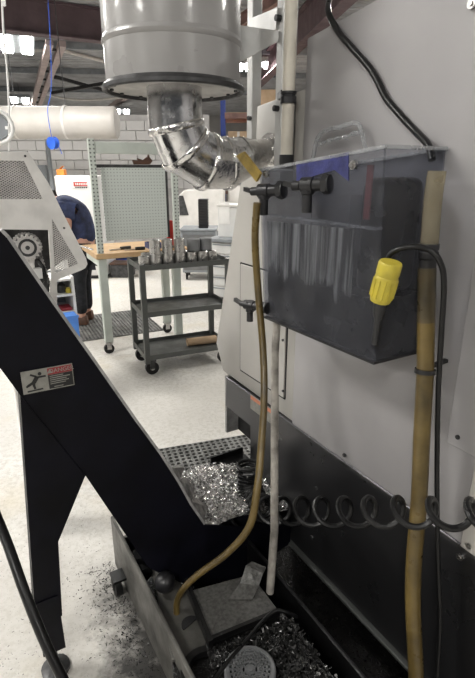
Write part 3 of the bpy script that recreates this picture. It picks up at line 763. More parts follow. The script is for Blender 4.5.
# danger label
def lab(u, v_): q = pt(u, v_, CT0-.001); return Vector((q.x, CT0, q.z))
c0, c1, c2, c3 = lab(21, 368.5), lab(73, 365.5), lab(73.5, 387), lab(21.5, 392)
lz1, lz0 = (c0.z+c1.z)/2, (c2.z+c3.z)/2; ln0, ln1 = (c0.x+c3.x)/2, (c1.x+c2.x)/2
W_, H_ = ln1-ln0, lz1-lz0
lb = obj('danger_label', B(MF).box((ln0, CT0-.0055, lz0), (ln1, CT0-.004, lz1)), 'label_white', cv, label='DANGER sticker with a falling figure', smooth=False)
LXY = lambda x, y: (ln0+x*W_, lz0+y*H_)
def lbox(x0, y0, x1, y1, lv=1):
    a = LXY(x0, y0); c = LXY(x1, y1); return B(MF).box((a[0], CT0-.0055-.0004*lv, a[1]), (c[0], CT0-.0054, c[1]))
obj('label_panel', lbox(.50, .04, .985, .66), 'label_black', lb, smooth=False)
obj('label_header', lbox(.50, .67, .985, .96), 'label_red', lb, smooth=False)
b = B(MF)
def fig(p, q_, wd):
    a = LXY(*p); c = LXY(*q_); b.bar((a[0], CT0-.0058, a[1]), (c[0], CT0-.0058, c[1]), wd*H_, .0008, up=(0, 1, 0))
fig((.30, .70), (.22, .45), .17); fig((.28, .66), (.46, .66), .08); fig((.28, .70), (.17, .82), .08)
fig((.22, .47), (.10, .34), .11); fig((.10, .34), (.07, .30), .08); fig((.22, .47), (.215, .30), .11); fig((.215, .32), (.235, .16), .09); fig((.08, .10), (.38, .12), .06)
a = LXY(.35, .80); b.cyl((a[0], CT0-.0054, a[1]), (a[0], CT0-.0062, a[1]), .075*H_, 14)
obj('falling_figure', b, 'label_black', lb, smooth=False)
a = LXY(.545, .74); bb = B(MF); k_ = .09*H_
bb.prism([(a[0]-k_*1.3, a[1]), (a[0]+k_*1.3, a[1]), (a[0], a[1]+k_*2)], 't', CT0-.0064, CT0-.0058); obj('alert_triangle', bb, 'label_white', lb, smooth=False)
a = LXY(.775, .815)
Mt = MF @ Matrix.Translation((a[0], CT0-.0063, a[1])) @ Matrix.Rotation(math.pi/2, 4, 'X')
text_mesh('DANGER', .25*H_, Mt, 'label_white', lb)
b = B(MF)
for r_, (x0, x1) in enumerate(((.53, .80), (.53, .93), (.53, .86), (.53, .90), (.53, .84))):
    yy = .58-.085*r_; a = LXY(x0, yy); c = LXY(x1, yy+.035); b.box((a[0], CT0-.0062, a[1]), (c[0], CT0-.0058, c[1]))
a = LXY(.60, .09); c = LXY(.78, .13); b.box((a[0], CT0-.0062, a[1]), (c[0], CT0-.0058, c[1]))
obj('small_print', b, 'label_white', lb, smooth=False)

# chips in the trough
b = B(MF); random.seed(3)
def chip(b, c, s, flat=.5):
    a = random.uniform(0, 6.28); d = Vector((math.cos(a), math.sin(a), random.uniform(-flat, flat))).normalized()
    e = d.cross(Vector((random.uniform(-1, 1), random.uniform(-1, 1), 1))).normalized(); k = d.cross(e)
    L_ = s*random.uniform(.5, 1.4); wd = s*random.uniform(.12, .35)
    q_ = [c-d*L_/2, c+k*L_*.18, c+d*L_/2]
    vs_ = [(b.v(p-e*wd/2), b.v(p+e*wd/2)) for p in q_]
    for m in range(2): b.face([vs_[m][0], vs_[m][1], vs_[m+1][1], vs_[m+1][0]])
def heap(n, t): return .30 + .07*math.exp(-((n-.72)/.18)**2) + .05*(t-1.45)
for i in range(5200):
    n_ = random.uniform(.50, .985); t_ = random.uniform(CT0+.012, CT1-.012)
    chip(b, Vector((n_, t_, heap(n_, t_)+random.uniform(-.01, .012))), .014, .9)
G = [[b.v((.50+.5*i/16, CT0+.008+(CT1-CT0-.016)*j/10, heap(.50+.5*i/16, CT0+.35*j/10)-.012)) for j in range(11)] for i in range(17)]
for i in range(16):
    for j in range(10): b.face([G[i][j], G[i+1][j], G[i+1][j+1], G[i][j+1]])
single('metal_chips', b, 'chips_bright', 'bright curled metal chips filling the conveyor trough', 'metal chips', kind='stuff', smooth=False)
# black boxy bracket at the machine side of the trough
bb_ = ph(228, 478, .30)
single('hose_bracket', B(MF).box((bb_.x-.01, CT1+.005, .0), (bb_.x+.16, CT1+.03, .30)).box((bb_.x-.01, CT1+.03, .285), (bb_.x+.16, CT1+.10, .30)).box((bb_.x-.01, CT1+.09, .285), (bb_.x+.16, CT1+.10, .325)), 'rubber_black', 'black angle bracket behind the chip trough by the coil hose', 'bracket', smooth=False)

# ================================================================== SUMP TANK
SN0, SN1, ST0, ST1, SH = .372, .80, .45, 1.66, .25
su = thing('coolant_sump', 'low grey coolant sump on the floor under the conveyor, black with grime', 'sump', ((SN0+SN1)/2, 1.05, 0), fr=MF)
obj('side_wall', B(MF).box((SN0, ST0, .012), (SN0+.012, ST1, SH)).bevel(.003, 1), 'sump_grey', su)
obj('side_wall', B(MF).box((SN1-.012, ST0, .012), (SN1, ST1, SH-.02)).bevel(.003, 1), 'rubber_black', su)
obj('end_wall', B(MF).box((SN0+.012, ST1-.012, .012), (SN1-.012, ST1, .135)), 'sump_grey', su, smooth=False)
obj('end_wall', B(MF).box((SN0+.012, ST0, .012), (SN1-.012, ST0+.012, SH-.02)), 'sump_grey', su, smooth=False)
obj('sump_floor', B(MF).box((SN0+.012, ST0+.012, .012), (SN1-.012, ST1-.012, .05)), 'grime', su, smooth=False)
def plate(name, pix, h, th_, mat, **k):
    q_ = [ph(u, v_, h) for u, v_ in pix]; return obj(name, B(MF).slab([Vector((p.x, p.y, h-th_)) for p in q_], (0, 0, th_)).bevel(.002, 1), mat, su, **k)
plate('cover_plate', [(150, 565), (190, 588), (212, 650), (172, 660)], .195, .012, 'sump_grey', label='grey cover plate')
pa = plate('cover_plate', [(192, 590), (251, 574), (279, 611), (209, 640)], .225, .010, 'sump_plate', label='speckled steel cover plate')
e0, e1_ = ph(209, 641, .222), ph(279, 612, .222)
obj('plate_edge', B(MF).bar(e0, e1_, .012, .022), 'rubber_black', pa, smooth=False)
b = B(MF); sm = [ph(220+i*7.5, 637.5-i*3.05, .2325) for i in range(7)]
for i, p in enumerate(sm): b.cbox(p+Vector((0, 0, .0008)), (.012, .004, .0012))
# bent flap standing on plate
fl = [ph(228, 600, .226), ph(240, 584, .245), ph(246, 566, .285), ph(252, 562, .29)]
fr_ = [ph(252, 600, .226), ph(259, 586, .240), ph(263, 574, .262), ph(266, 568, .266)]
b = B(MF)
for i in range(3):
    b.hexa([fl[i], fr_[i], fr_[i+1], fl[i+1]], [p+Vector((0, 0, .003)) for p in (fl[i], fr_[i], fr_[i+1], fl[i+1])])
obj('bent_flap', b, 'sump_plate', pa, smooth=False)
plate('dark_deck', [(205, 642), (284, 612), (352, 700), (230, 740)], .205, .02, 'grime', smooth=True)
plate('dark_deck', [(172, 660), (208, 648), (222, 720), (176, 735)], .175, .02, 'grime')
obj('divider_bar', B(MF).bar(ph(186, 582, .22), ph(211, 645, .22), .014, .035), 'rubber_black', su, smooth=False)
p = ph(165, 582, .235); obj('float_ball', B(MF).ball(p, .036, 18), 'plastic_black', su, label='black ball float')
p = ph(191, 624, .197); b = B(MF); hm = [(p.x+.03*math.cos(a), p.y+.03*math.sin(a)) for a in [math.pi*k/12+.3 for k in range(13)]]
obj('half_round_opening', b.prism(hm, 'h', .1951, .199), 'dark_void', su, smooth=False)
p = ph(140, 566, .20); obj('pipe_fitting', B(MF).cyl(p+Vector((0, -.05, 0)), p+Vector((0, .06, .0)), .028, 16).cyl(p, p+Vector((0, 0, .05)), .02, 14), 'rubber_black', su)
p = ph(207, 672, .19); obj('hose_ring', B(MF).lathe([(.055, -.01), (.075, -.01), (.078, 0), (.075, .012), (.055, .012)], p, (0, 0, 1), 28, close=True), 'rubber_black', su)
obj('dark_gap_sheet', B(MF).box((SN1+.001, ST0, .0), (1.155, ST1, .03)), 'grime', su, smooth=False)  # black sheet added for the shaded gap by the machine; shares the grime material
# perforated strainer
sc_ = ph(250, 668, .245); rs = .072
st = thing('pump_strainer', 'round perforated strainer cap on the grimy sump deck', 'strainer', (sc_.x, sc_.y, .205), fr=MF)
obj('rim', B(MF).lathe([(rs-.012, 0), (rs, 0), (rs, .036), (rs-.004, .040), (rs-.012, .040)], (sc_.x, sc_.y, .205), seg=40, close=True), 'plastic_grey', st)
b = B(MF)
for k, r_ in enumerate((.012, .024, .036, .048, .060)):
    b.lathe([(r_-.0030, 0), (r_+.0030, 0), (r_+.0030, .006), (r_-.0030, .006)], (sc_.x, sc_.y, .236), seg=36, close=True)
for k in range(24):
    a = k/24*2*math.pi; r0_ = .012 if k % 4 == 0 else .024
    b.bar((sc_.x+r0_*math.cos(a), sc_.y+r0_*math.sin(a), .239), (sc_.x+.061*math.cos(a), sc_.y+.061*math.sin(a), .239), .0035, .006)
obj('grille', b, 'plastic_grey', st, smooth=False)
obj('hub', B(MF).cyl((sc_.x, sc_.y, .206), (sc_.x, sc_.y, .245), .009, 12), 'plastic_grey', st)
obj('strainer_floor', B(MF).cyl((sc_.x, sc_.y, .2055), (sc_.x, sc_.y, .209), rs-.013, 32), 'dark_void', st)
# oily chips
b = B(MF); random.seed(11)
def inquad(u, v_): return True
for i in range(4200):
    u = random.uniform(214, 345); v_ = random.uniform(612, 715)
    if v_ < 645 - (u-209)*.38 + 6 or v_ < 612 + (u-284)*1.35: continue
    p = ph(u, v_, .215)
    if p.x > SN1-.03 or (p-Vector((sc_.x, sc_.y, .215))).length < rs+.008: continue
    chip(b, p+Vector((0, 0, random.uniform(-.008, .02)*max(.2, min(1, (u-225)/60)))), .020, .9)
single('oily_chips', b, 'chips_dark', 'black oily chips heaped on the sump deck beside the strainer', 'metal chips', kind='stuff', smooth=False)
cp_ = [ph(297, 617, .24), ph(286, 612, .27), ph(275, 611, .275), ph(262, 622, .27), ph(245, 642, .275), ph(226, 664, .27), ph(205, 694, .27)]
hose('sump_cable', cp_, .0055, 'rubber_black', 'thin black cable arching over the sump deck past the strainer', 'cable')
# grimy caster beside the sump wall
p = ph(127, 580, .045)
cs = obj('caster', B(MF).cyl((SN0-.045, p.y, .04), (SN0-.02, p.y, .04), .04, 20), 'rubber_black', su, label='grimy black caster')
obj('caster_bracket', B(MF).box((SN0-.05, p.y-.03, .075), (SN0-.001, p.y+.03, .085)).box((SN0-.05, p.y-.012, .03), (SN0-.046, p.y+.012, .08)), 'rubber_black', cs, smooth=False)
# loose dark swarf on the floor
b = B(MF)
for i in range(1500):
    t_ = random.uniform(.55, 1.7); n_ = SN0 - .006 - abs(random.gauss(0, .07))
    chip(b, Vector((n_, t_, .003)), .008, .15)
for i in range(500):
    chip(b, Vector((random.uniform(-.5, .36), random.uniform(.9, 2.2), .002)), .006, .1)
single('floor_swarf', b, 'chips_dark', 'fine dark swarf scattered on the floor along the sump', 'metal chips', kind='stuff', smooth=False)

# ================================================================== GREY DRIVE HOUSING (behind the conveyor)
HT = 1.95
Q = lambda u, v_: (lambda q: (q.x, q.z))(pt(u, v_, HT))
hs = thing('drive_housing', 'light grey conveyor drive housing with mesh guards and an exposed sprocket', 'machine', (Q(20, 250)[0], HT+.12, 0), fr=MF)
def clipseg(p, q_, poly):
    t0, t1 = 0.0, 1.0; d = (q_[0]-p[0], q_[1]-p[1]); n = len(poly)
    ar = sum(poly[i][0]*poly[(i+1) % n][1]-poly[(i+1) % n][0]*poly[i][1] for i in range(n))
    P_ = poly if ar > 0 else poly[::-1]
    for i in range(n):
        a, c = P_[i], P_[(i+1) % n]; nx, ny = -(c[1]-a[1]), c[0]-a[0]
        den = nx*d[0]+ny*d[1]; num = nx*(a[0]-p[0])+ny*(a[1]-p[1])
        if abs(den) < 1e-9:
            if num > 0: return None
            continue
        t = num/den
        if den > 0: t0 = max(t0, t)
        else: t1 = min(t1, t)
    if t1-t0 < 1e-4: return None
    return ((p[0]+d[0]*t0, p[1]+d[1]*t0), (p[0]+d[0]*t1, p[1]+d[1]*t1))
def meshguard(poly, pitch, slope, wd, parent):
    xs = [p[0] for p in poly]; zs = [p[1] for p in poly]; b = B(MF)
    x0, x1, z0, z1 = min(xs), max(xs), min(zs), max(zs); W2 = (x1-x0)+(z1-z0)/slope
    for sgn in (1, -1):
        k = -int(W2/pitch)-2
        while k*pitch < 2*W2:
            xa = x0 + k*pitch; L_ = (z1-z0)/slope
            p, q_ = ((xa, z0), (xa+L_, z1)) if sgn > 0 else ((xa, z1), (xa+L_, z0))
            sg = clipseg(p, q_, poly)
            if sg: b.bar((sg[0][0], HT+.004+(.002 if sgn > 0 else 0), sg[0][1]), (sg[1][0], HT+.004+(.002 if sgn > 0 else 0), sg[1][1]), wd, .002, up=(0, 1, 0))
            k += 1
    return obj('mesh_guard', b, 'mesh_grey', parent, kind='stuff', smooth=False)
# frame strips round two windows and one open bay
m1 = [Q(-30, 160), Q(24, 161), Q(43, 199), Q(-30, 199.5)]
m2 = [Q(52, 219), Q(78.5, 264), Q(55, 274)]
outer_top = [Q(-30, 152), Q(28, 152), Q(48.5, 183), Q(87, 262)]
def strip(poly, th_=.012): return B(MF).prism(poly, 't', HT, HT+th_)
obj('frame_plate', strip([Q(-30, 152), Q(28, 152), Q(24, 161), Q(-30, 160)]), 'housing_grey', hs)
obj('frame_plate', strip([Q(28, 152), Q(48.5, 183), Q(57, 200.5), Q(43, 199), Q(24, 161)]), 'housing_grey', hs)
obj('frame_plate', strip([Q(-30, 199.5), Q(43, 199), Q(57, 200.5), Q(63.5, 214), Q(52, 219), Q(50, 230), Q(-30, 229)]), 'housing_grey', hs)
obj('frame_plate', strip([Q(63.5, 214), Q(86, 258), Q(87.5, 264), Q(85.5, 268), Q(78.5, 264), Q(52, 219)]), 'housing_grey', hs)
obj('frame_plate', strip([Q(78.5, 264), Q(85.5, 268), Q(82, 270), Q(57, 280), Q(57.5, 340), Q(45, 330), Q(51.5, 276), Q(55, 274)]), 'housing_grey', hs)
obj('frame_plate', strip([Q(52, 219), Q(55, 274), Q(51.5, 276), Q(48.5, 230), Q(50, 230)]), 'housing_grey', hs)
meshguard(m1, .0135, .62, .0032, hs)
meshguard(m2, .0135, .62, .0032, hs)
obj('rear_shell', B(MF).prism([Q(-30, 152), Q(28, 152), Q(48.5, 183), Q(86, 262), Q(57, 279), Q(57, 345), Q(-30, 345)], 't', HT+.20, HT+.215), 'dark_metal', hs, smooth=False)
b = B(MF)
rimp = [Q(-30, 152), Q(28, 152), Q(48.5, 183), Q(87, 262)]
for a, c in zip(rimp, rimp[1:]): b.hexa([(a[0], HT+.012, a[1]-.006), (c[0], HT+.012, c[1]-.006), (c[0], HT+.20, c[1]-.006), (a[0], HT+.20, a[1]-.006)], [(a[0], HT+.012, a[1]), (c[0], HT+.012, c[1]), (c[0], HT+.20, c[1]), (a[0], HT+.20, a[1])])
obj('top_skin', b, 'housing_grey', hs, smooth=False)
pd0, pd1 = Q(36, 520)[0], Q(56, 520)[0]
obj('pedestal', B(MF).box((pd0, HT+.05, .012), (pd1, HT+.15, Q(50, 345)[1])).bevel(.004, 1), 'housing_grey', hs)
obj('pedestal_foot', B(MF).box((pd0-.02, HT+.03, 0), (pd1+.01, HT+.17, .012)), 'housing_grey', hs, smooth=False)
for u, v_ in ((25, 156), (64, 228)):
    p = Q(u, v_); obj('screw', B(MF).cyl((p[0], HT, p[1]), (p[0], HT-.004, p[1]), .004, 8), 'dark_metal', hs)
# sprocket
sx, sz = Q(29, 249)
sprk = B(MF); teeth = 17; ro, ri = .049, .041
gp_ = []
for k in range(teeth):
    a = k/teeth*2*math.pi
    for da, r_ in ((-.14, ri), (-.05, ro), (.05, ro), (.14, ri)): gp_.append((sx+r_*math.cos(a+da), sz+r_*math.sin(a+da)))
sprk.prism(gp_, 't', HT+.035, HT+.05)
so = obj('sprocket', sprk, 'mesh_grey', hs, label='toothed steel sprocket', smooth=False)
obj('hub', B(MF).lathe([(.0, 0), (.008, 0), (.008, .004), (.022, .004), (.024, .001), (.033, .001), (.033, .014), (0, .014)], (sx, HT+.033, sz), (0, 1, 0), 24), 'dark_metal', so)
b = B(MF)
for k in range(30):
    a = -.9+k*.22
    if k < 18: p = Vector((sx+.050*math.cos(a), HT+.058, sz+.050*math.sin(a)))
    else: p = Vector((sx+.045+.002*(k-18), HT+.058, sz-.03-.012*(k-18)))
    b.cyl(p-Vector((0, .008, 0)), p+Vector((0, .008, 0)), .0055, 8)
obj('drive_chain', b, 'worn_steel', hs)
obj('bearing_block', B(MF).prism([(sx-.05, sz-.03), (sx+.025, sz-.03), (sx+.018, sz-.085), (sx-.015, sz-.10), (sx-.05, sz-.06)], 't', HT+.055, HT+.09).bevel(.006, 2), 'housing_grey', hs)
c = Q(38, 276); obj('terminal_block', B(MF).cbox((c[0], HT+.06, c[1]), (.045, .04, .038)), 'white_plastic', hs, smooth=False)
b = B(MF)
for k in range(5):
    a = Q(36+k*2, 258+k*3); c = Q(46-k, 282+2*k); b.tube(smoothpath([(a[0], HT+.07, a[1]), ((a[0]+c[0])/2+.02, HT+.05, (a[1]+c[1])/2), (c[0], HT+.08, c[1])], 5), .004, 6)
obj('wiring', b, 'rubber_black', hs)

# ================================================================== FLOOR MATS
def mat_mesh(x0, x1, y0, y1, cell, fr, h=.014, hole=.72):
    b = B(fr); nx, ny = int((x1-x0)/cell), int((y1-y0)/cell)
    for i in range(nx):
        for j in range(ny):
            ox, oy = x0+i*cell, y0+j*cell; cx, cy = ox+cell/2, oy+cell/2
            c8 = [(ox, oy), (cx, oy), (ox+cell, oy), (ox+cell, cy), (ox+cell, oy+cell), (cx, oy+cell), (ox, oy+cell), (ox, cy)]
            ang = [225, 270, 315, 0, 45, 90, 135, 180]
            top = [b.v((p[0], p[1], h)) for p in c8]
            inn = [b.v((cx+math.cos(R(a))*cell/2*hole, cy+math.sin(R(a))*cell/2*hole, h)) for a in ang]
            low = [b.v((cx+math.cos(R(a))*cell/2*hole, cy+math.sin(R(a))*cell/2*hole, .001)) for a in ang]
            for k in range(8):
                k2 = (k+1) % 8; b.face([top[k], top[k2], inn[k2], inn[k]]); b.face([inn[k], inn[k2], low[k2], low[k]])
    X1, Y1 = x0+nx*cell, y0+ny*cell
    for a, c in (((x0, y0), (X1, y0)), ((X1, y0), (X1, Y1)), ((X1, Y1), (x0, Y1)), ((x0, Y1), (x0, y0))):
        b.poly([(a[0], a[1], 0), (c[0], c[1], 0), (c[0], c[1], h), (a[0], a[1], h)])
    return b
MR = Matrix.Rotation(R(18), 4, 'Z')
mo = wh(160, 450, 0); mo2 = Matrix.Translation(mo) @ MR
single('rubber_mat', mat_mesh(-.25, .9, -.62, 0, .034, mo2), 'mat_black', 'perforated black rubber floor mat beside the machine base', 'floor mat', smooth=False)
mo3 = Matrix.Translation(wh(60, 345, 0)) @ Matrix.Rotation(R(26), 4, 'Z')
single('rubber_mat', mat_mesh(0, 1.02, 0, .9, .034, mo3), 'mat_black', 'perforated black rubber floor mat under the workbench', 'floor mat', smooth=False)

# ================================================================== WORKBENCH
BR = R(27); BF = Matrix.Translation(wh(109.5, 353, 0)) @ Matrix.Rotation(BR, 4, 'Z')
wb = thing('workbench', 'pale green steel workbench on casters with a wooden top and pegboard', 'workbench', (0, 0, 0), fr=BF)
BW, BD, BHt = .80, .60, .90
obj('bench_top', B(BF).box((-.05, -.05, BHt-.045), (BW, BD, BHt)).bevel(.004, 1), 'wood', wb, label='wooden worktop')
def leg_at(x, y, caster=True, x2=.055):
    z0 = .11 if caster else .012
    obj('leg', B(BF).box((x-.03, y-.03, z0), (x+x2-.015, y+.03, BHt-.045)).bevel(.003, 1), 'bench_green', wb)
    if caster:
        cs = obj('caster', B(BF).cyl((x, y-.016, .045), (x, y+.016, .045), .045, 18), 'rubber_black', wb)
        obj('caster_fork', B(BF).box((x-.02, y-.026, .04), (x+.02, y-.02, .10)).box((x-.02, y+.02, .04), (x+.02, y+.026, .10)).box((x-.03, y-.035, .095), (x+.032, y+.035, .11)), 'machined', cs, smooth=False)
    else: obj('foot_plate', B(BF).box((x-.05, y-.045, 0), (x+.06, y+.045, .012)), 'bench_green', wb, smooth=False)
leg_at(0, 0); leg_at(BW-.13, .02, False); leg_at(BW-.13, .34); leg_at(.10, BD-.11)
obj('apron', B(BF).box((-.02, -.02, BHt-.115), (.0, BD-.05, BHt-.046)).box((0, BD-.12, BHt-.115), (BW-.1, BD-.09, BHt-.046)), 'bench_green', wb, smooth=False)
PT = 1.80
ups = []
for x in (-.005, BW-.12):
    obj('upright', B(BF).box((x-.022, -.03, BHt), (x+.028, .01, PT)).bevel(.003, 1), 'perf_post', wb)
obj('top_rail', B(BF).box((.028, -.026, PT-.11), (BW-.145, .006, PT-.02)).bevel(.004, 1), 'bench_green', wb)
obj('pegboard', B(BF).box((.065, .012, 1.0), (BW-.19, .03, 1.59)).bevel(.003, 1), 'pegboard', wb, label='square perforated pegboard panel')
obj('pegboard_frame', B(BF).box((.03, .012, 1.585), (BW-.145, .034, 1.61)).box((BW-.188, .014, 1.0), (BW-.17, .034, 1.59)), 'dark_metal', wb, smooth=False)
def onb(x, y): return BF @ Vector((x, y, BHt))
def bits(name, x, y, dims, mat, label, cat, bev=.003, rz=0.0, group=None):
    F_ = BF @ Matrix.Translation((x, y, BHt)) @ Matrix.Rotation(rz, 4, 'Z')
    return single(name, B(F_).box((-dims[0]/2, -dims[1]/2, 0), (dims[0]/2, dims[1]/2, dims[2])).bevel(bev, 1), mat, label, cat, group)
t_ = thing('parts_tray', 'open blue parts tray on the wooden bench top', 'tray', (.50, .12, BHt), fr=BF)
obj('tray_base', B(BF).box((.44, .06, BHt), (.56, .18, BHt+.006)), 'blue_dark', t_, smooth=False)
obj('tray_wall', B(BF).box((.44, .06, BHt+.006), (.56, .066, BHt+.05)).box((.44, .174, BHt+.006), (.56, .18, BHt+.05)).box((.44, .066, BHt+.006), (.446, .174, BHt+.05)).box((.554, .066, BHt+.006), (.56, .174, BHt+.05)), 'blue_dark', t_, smooth=False)
# caliper
def tool(x, y, L_, rz, label):
    F_ = BF @ Matrix.Translation((x, y, BHt)) @ Matrix.Rotation(rz, 4, 'Z')
    t = thing('hand_tool', label, 'tool', (0, 0, 0), fr=F_)
    obj('shaft', B(F_).box((0, -.008, .001), (L_*.55, .008, .012)).bevel(.002, 1), 'machined', t)
    obj('tool_handle', B(F_).cyl((L_*.52, 0, .014), (L_, 0, .014), .014, 12), 'plastic_black', t)
tool(.10, .10, .20, .2, 'steel hand tool with black handle lying at the bench corner')
tool(.22, .06, .18, -.15, 'steel hand tool with black handle lying under the pegboard')
F_ = BF @ Matrix.Translation((-.03, .16, BHt)) @ Matrix.Rotation(2.7, 4, 'Z')
hm_ = thing('hammer', 'small hammer resting at the end of the wooden bench top', 'hammer', (0, 0, 0), fr=F_)
obj('shaft', B(F_).tube([(0, 0, .012), (.16, 0, .06)], .008, 10), 'machined', hm_)
obj('head', B(F_).cyl((.16, -.035, .062), (.16, .035, .062), .016, 12), 'machined', hm_)
t_ = thing('red_bracket_box', 'red painted box standing at the right pegboard edge', 'box', (BW-.155, .06, BHt), fr=BF)
obj('body', B(BF).box((BW-.18, .04, BHt), (BW-.13, .09, BHt+.24)).bevel(.004, 1), 'red', t_)
obj('foot', B(BF).box((BW-.19, .03, BHt), (BW-.12, .10, BHt+.02)), 'label_black', t_, smooth=False)
# glove hanging over the pegboard
g = wy(147, 163, 4.42)
F_ = Matrix.Translation((BF @ Vector((.42, .022, 1.612))))@ Matrix.Rotation(BR, 4, 'Z')
single('work_glove', B(F_).prism([(-.08, .0), (.06, .0), (.085, .03), (.06, .055), (.055, .09), (.035, .06), (.0, .035), (-.05, .05), (-.04, .03), (-.09, .035)], 't', -.015, .015).bevel(.008, 2), 'shoe', 'brown crumpled glove lying on top of the pegboard', 'glove')

# ================================================================== CART
CF = Matrix.Translation(wh(150, 374, 0)) @ Matrix.Rotation(R(24.6), 4, 'Z')
ct = thing('shop_cart', 'dark grey three-shelf steel cart carrying machined cylinders', 'cart', (0, 0, 0), fr=CF)
CW, CD = .70, .385; zs_ = (.135, .49, .855)
for i, z in enumerate(zs_):
    sh = obj('shelf', B(CF).box((-.03, -.03, z), (CW, CD, z+.006)), 'cart_grey', ct, smooth=False)
    lipz = .035
    obj('shelf_lip', B(CF).box((-.03, -.034, z-.006), (CW, -.03, z+lipz)).box((-.03, CD, z-.006), (CW, CD+.004, z+lipz)).box((-.034, -.034, z-.006), (-.03, CD+.004, z+lipz)).box((CW, -.034, z-.006), (CW+.004, CD+.004, z+lipz)), 'cart_grey', sh, smooth=False)
for x in (-.034, CW-.03):
    for y_ in (-.034, CD-.03):
        obj('corner_post', B(CF).prism([(x-.003, y_-.003), (x+.037, y_-.003), (x+.037, y_+.037), (x-.003, y_+.037)], 'h', .10, .893), 'cart_grey', ct, smooth=False)
for x in (.02, CW-.05):
    for y_ in (.0, CD-.05):
        cs = obj('caster', B(CF).cyl((x, y_-.018, .054), (x, y_+.018, .054), .054, 22), 'rubber_black', ct)
        obj('caster_fork', B(CF).box((x-.02, y_-.028, .05), (x+.02, y_-.022, .118)).box((x-.02, y_+.022, .05), (x+.02, y_+.028, .118)).box((x-.03, y_-.035, .112), (x+.03, y_+.035, .128)), 'dark_metal', cs, smooth=False)
        obj('wheel_hub', B(CF).cyl((x, y_-.021, .054), (x, y_+.021, .054), .02, 12), 'machined', cs)
ZT = zs_[2]+.0065
cylbase = None
def cyl_at(x, y, z, r, h, label, group='machined cylinders on the cart', mat='machined'):
    F_ = CF @ Matrix.Translation((x, y, z))
    return single('steel_cylinder', B(F_).lathe([(0, 0), (r-.002, 0), (r, .002), (r, h-.003), (r-.003, h), (r*.52, h), (r*.52, h-.03), (0, h-.03)], (0, 0, 0), seg=28), mat, label, 'cylinder', group)
ORD = ['first', 'second', 'third', 'fourth', 'fifth', 'sixth', 'seventh', 'eighth', 'ninth', 'tenth', 'eleventh']
base = [(.02, .045, .044, .085), (.105, .035, .046, .100), (.205, .045, .046, .100), (.305, .055, .046, .100), (.405, .065, .046, .095), (.50, .07, .046, .095), (.585, .08, .044, .09)]
for i, (x, y, r, h) in enumerate(base):
    cyl_at(x, y, ZT, r, h, ORD[i] + ' steel cylinder in the front row on the cart, counted from the workbench end')
for i in (1, 2, 3):
    x, y, r, h = base[i]; cyl_at(x, y, ZT+h, r-.004, .105, 'steel cylinder stacked on the ' + ORD[i] + ' cylinder of the front cart row', 'stacked machined cylinders')
for i, (x, y) in enumerate(((.07, .16), (.17, .17), (.27, .18), (.37, .19))):
    cyl_at(x, y, ZT, .044, .09, ORD[i] + ' steel cylinder in the back row on the cart, counted from the workbench end', 'back row of machined cylinders')
for i, x in enumerate((.44, .545)):
    F_ = CF @ Matrix.Translation((x, .10 if i == 0 else .11, ZT+.095))
    single('grey_cylinder', B(F_).lathe([(0, 0), (.050, 0), (.052, .003), (.052, .090), (.048, .094), (0, .094)], (0, 0, 0), seg=28), 'plastic_grey', 'dark grey solid cylinder on the steel ones, ' + ('beside the stacked cylinders' if i == 0 else 'farther from the stacked cylinders'), 'cylinder', 'dark cylinders on the cart')
F_ = CF @ Matrix.Translation((.50, .13, zs_[0]+.0065+.034)) @ Matrix.Rotation(-.08, 4, 'Z')
rl = thing('paper_roll', 'brown cardboard tube lying on the bottom cart shelf', 'tube', (0, 0, -.034), fr=F_)
obj('roll_body', B(F_).lathe([(.020, -.13), (.034, -.13), (.034, .13), (.020, .13)], (0, 0, 0), (1, 0, 0), 20, close=True), 'wood_light', rl)

# ================================================================== BACKGROUND LEFT
fx0, fx1 = wy(57, 200, 7.4).x, wy(100, 200, 7.4).x; fz = wy(75, 175.5, 7.4).z
fr_t = thing('white_fridge', 'white upright cabinet behind the bending worker with a red notice', 'cabinet', ((fx0+fx1)/2, 7.7, 0))
obj('body', B().box((fx0, 7.43, .05), (fx1, 8.05, fz)).bevel(.012, 2), 'white_enamel', fr_t)
dr = obj('door', B().box((fx0+.004, 7.385, .10), (fx1-.004, 7.428, fz-.01)).bevel(.010, 2), 'white_enamel', fr_t)
obj('door_handle', B().box((fx1-.05, 7.36, .8), (fx1-.03, 7.386, 1.2)).bevel(.005, 1), 'offwhite', dr)
obj('plinth', B().box((fx0+.03, 7.46, 0), (fx1-.03, 8.0, .05)), 'plastic_black', fr_t, smooth=False)
s0, s1 = wy(70.5, 182, 7.38), wy(87.5, 188.5, 7.38)
sg = obj('notice', B().box((s0.x, 7.381, s1.z), (s1.x, 7.3845, s0.z)), 'sign_white', fr_t, label='red and white notice')
hh = s0.z-s1.z
obj('notice_header', B().box((s0.x+.04, 7.379, s1.z+.35*hh), (s1.x, 7.3812, s0.z)), 'red', sg, smooth=False)
b = B()
for k in range(7): b.box((s0.x+.065+k*.026, 7.3785, s1.z+.52*hh), (s0.x+.082+k*.026, 7.3795, s1.z+.84*hh))
obj('notice_lettering', b, 'sign_white', sg, smooth=False)
b = B()
for k in range(6): b.box((s0.x+.06+k*.03, 7.3785, s1.z+.08*hh), (s0.x+.082+k*.03, 7.3805, s1.z+.26*hh))
obj('notice_print', b, 'label_black', sg, smooth=False)
p = wy(62, 176, 7.7)
t_ = thing('orange_box', 'small orange box on top of the white cabinet', 'box', (p.x, 7.7, fz))
obj('carton', B().box((p.x-.055, 7.64, fz), (p.x+.055, 7.76, fz+.085)).bevel(.004, 1), 'orange', t_)
obj('flap', B().bar((p.x-.02, 7.70, fz+.085), (p.x+.03, 7.70, fz+.13), .08, .008), 'orange', t_, smooth=False)
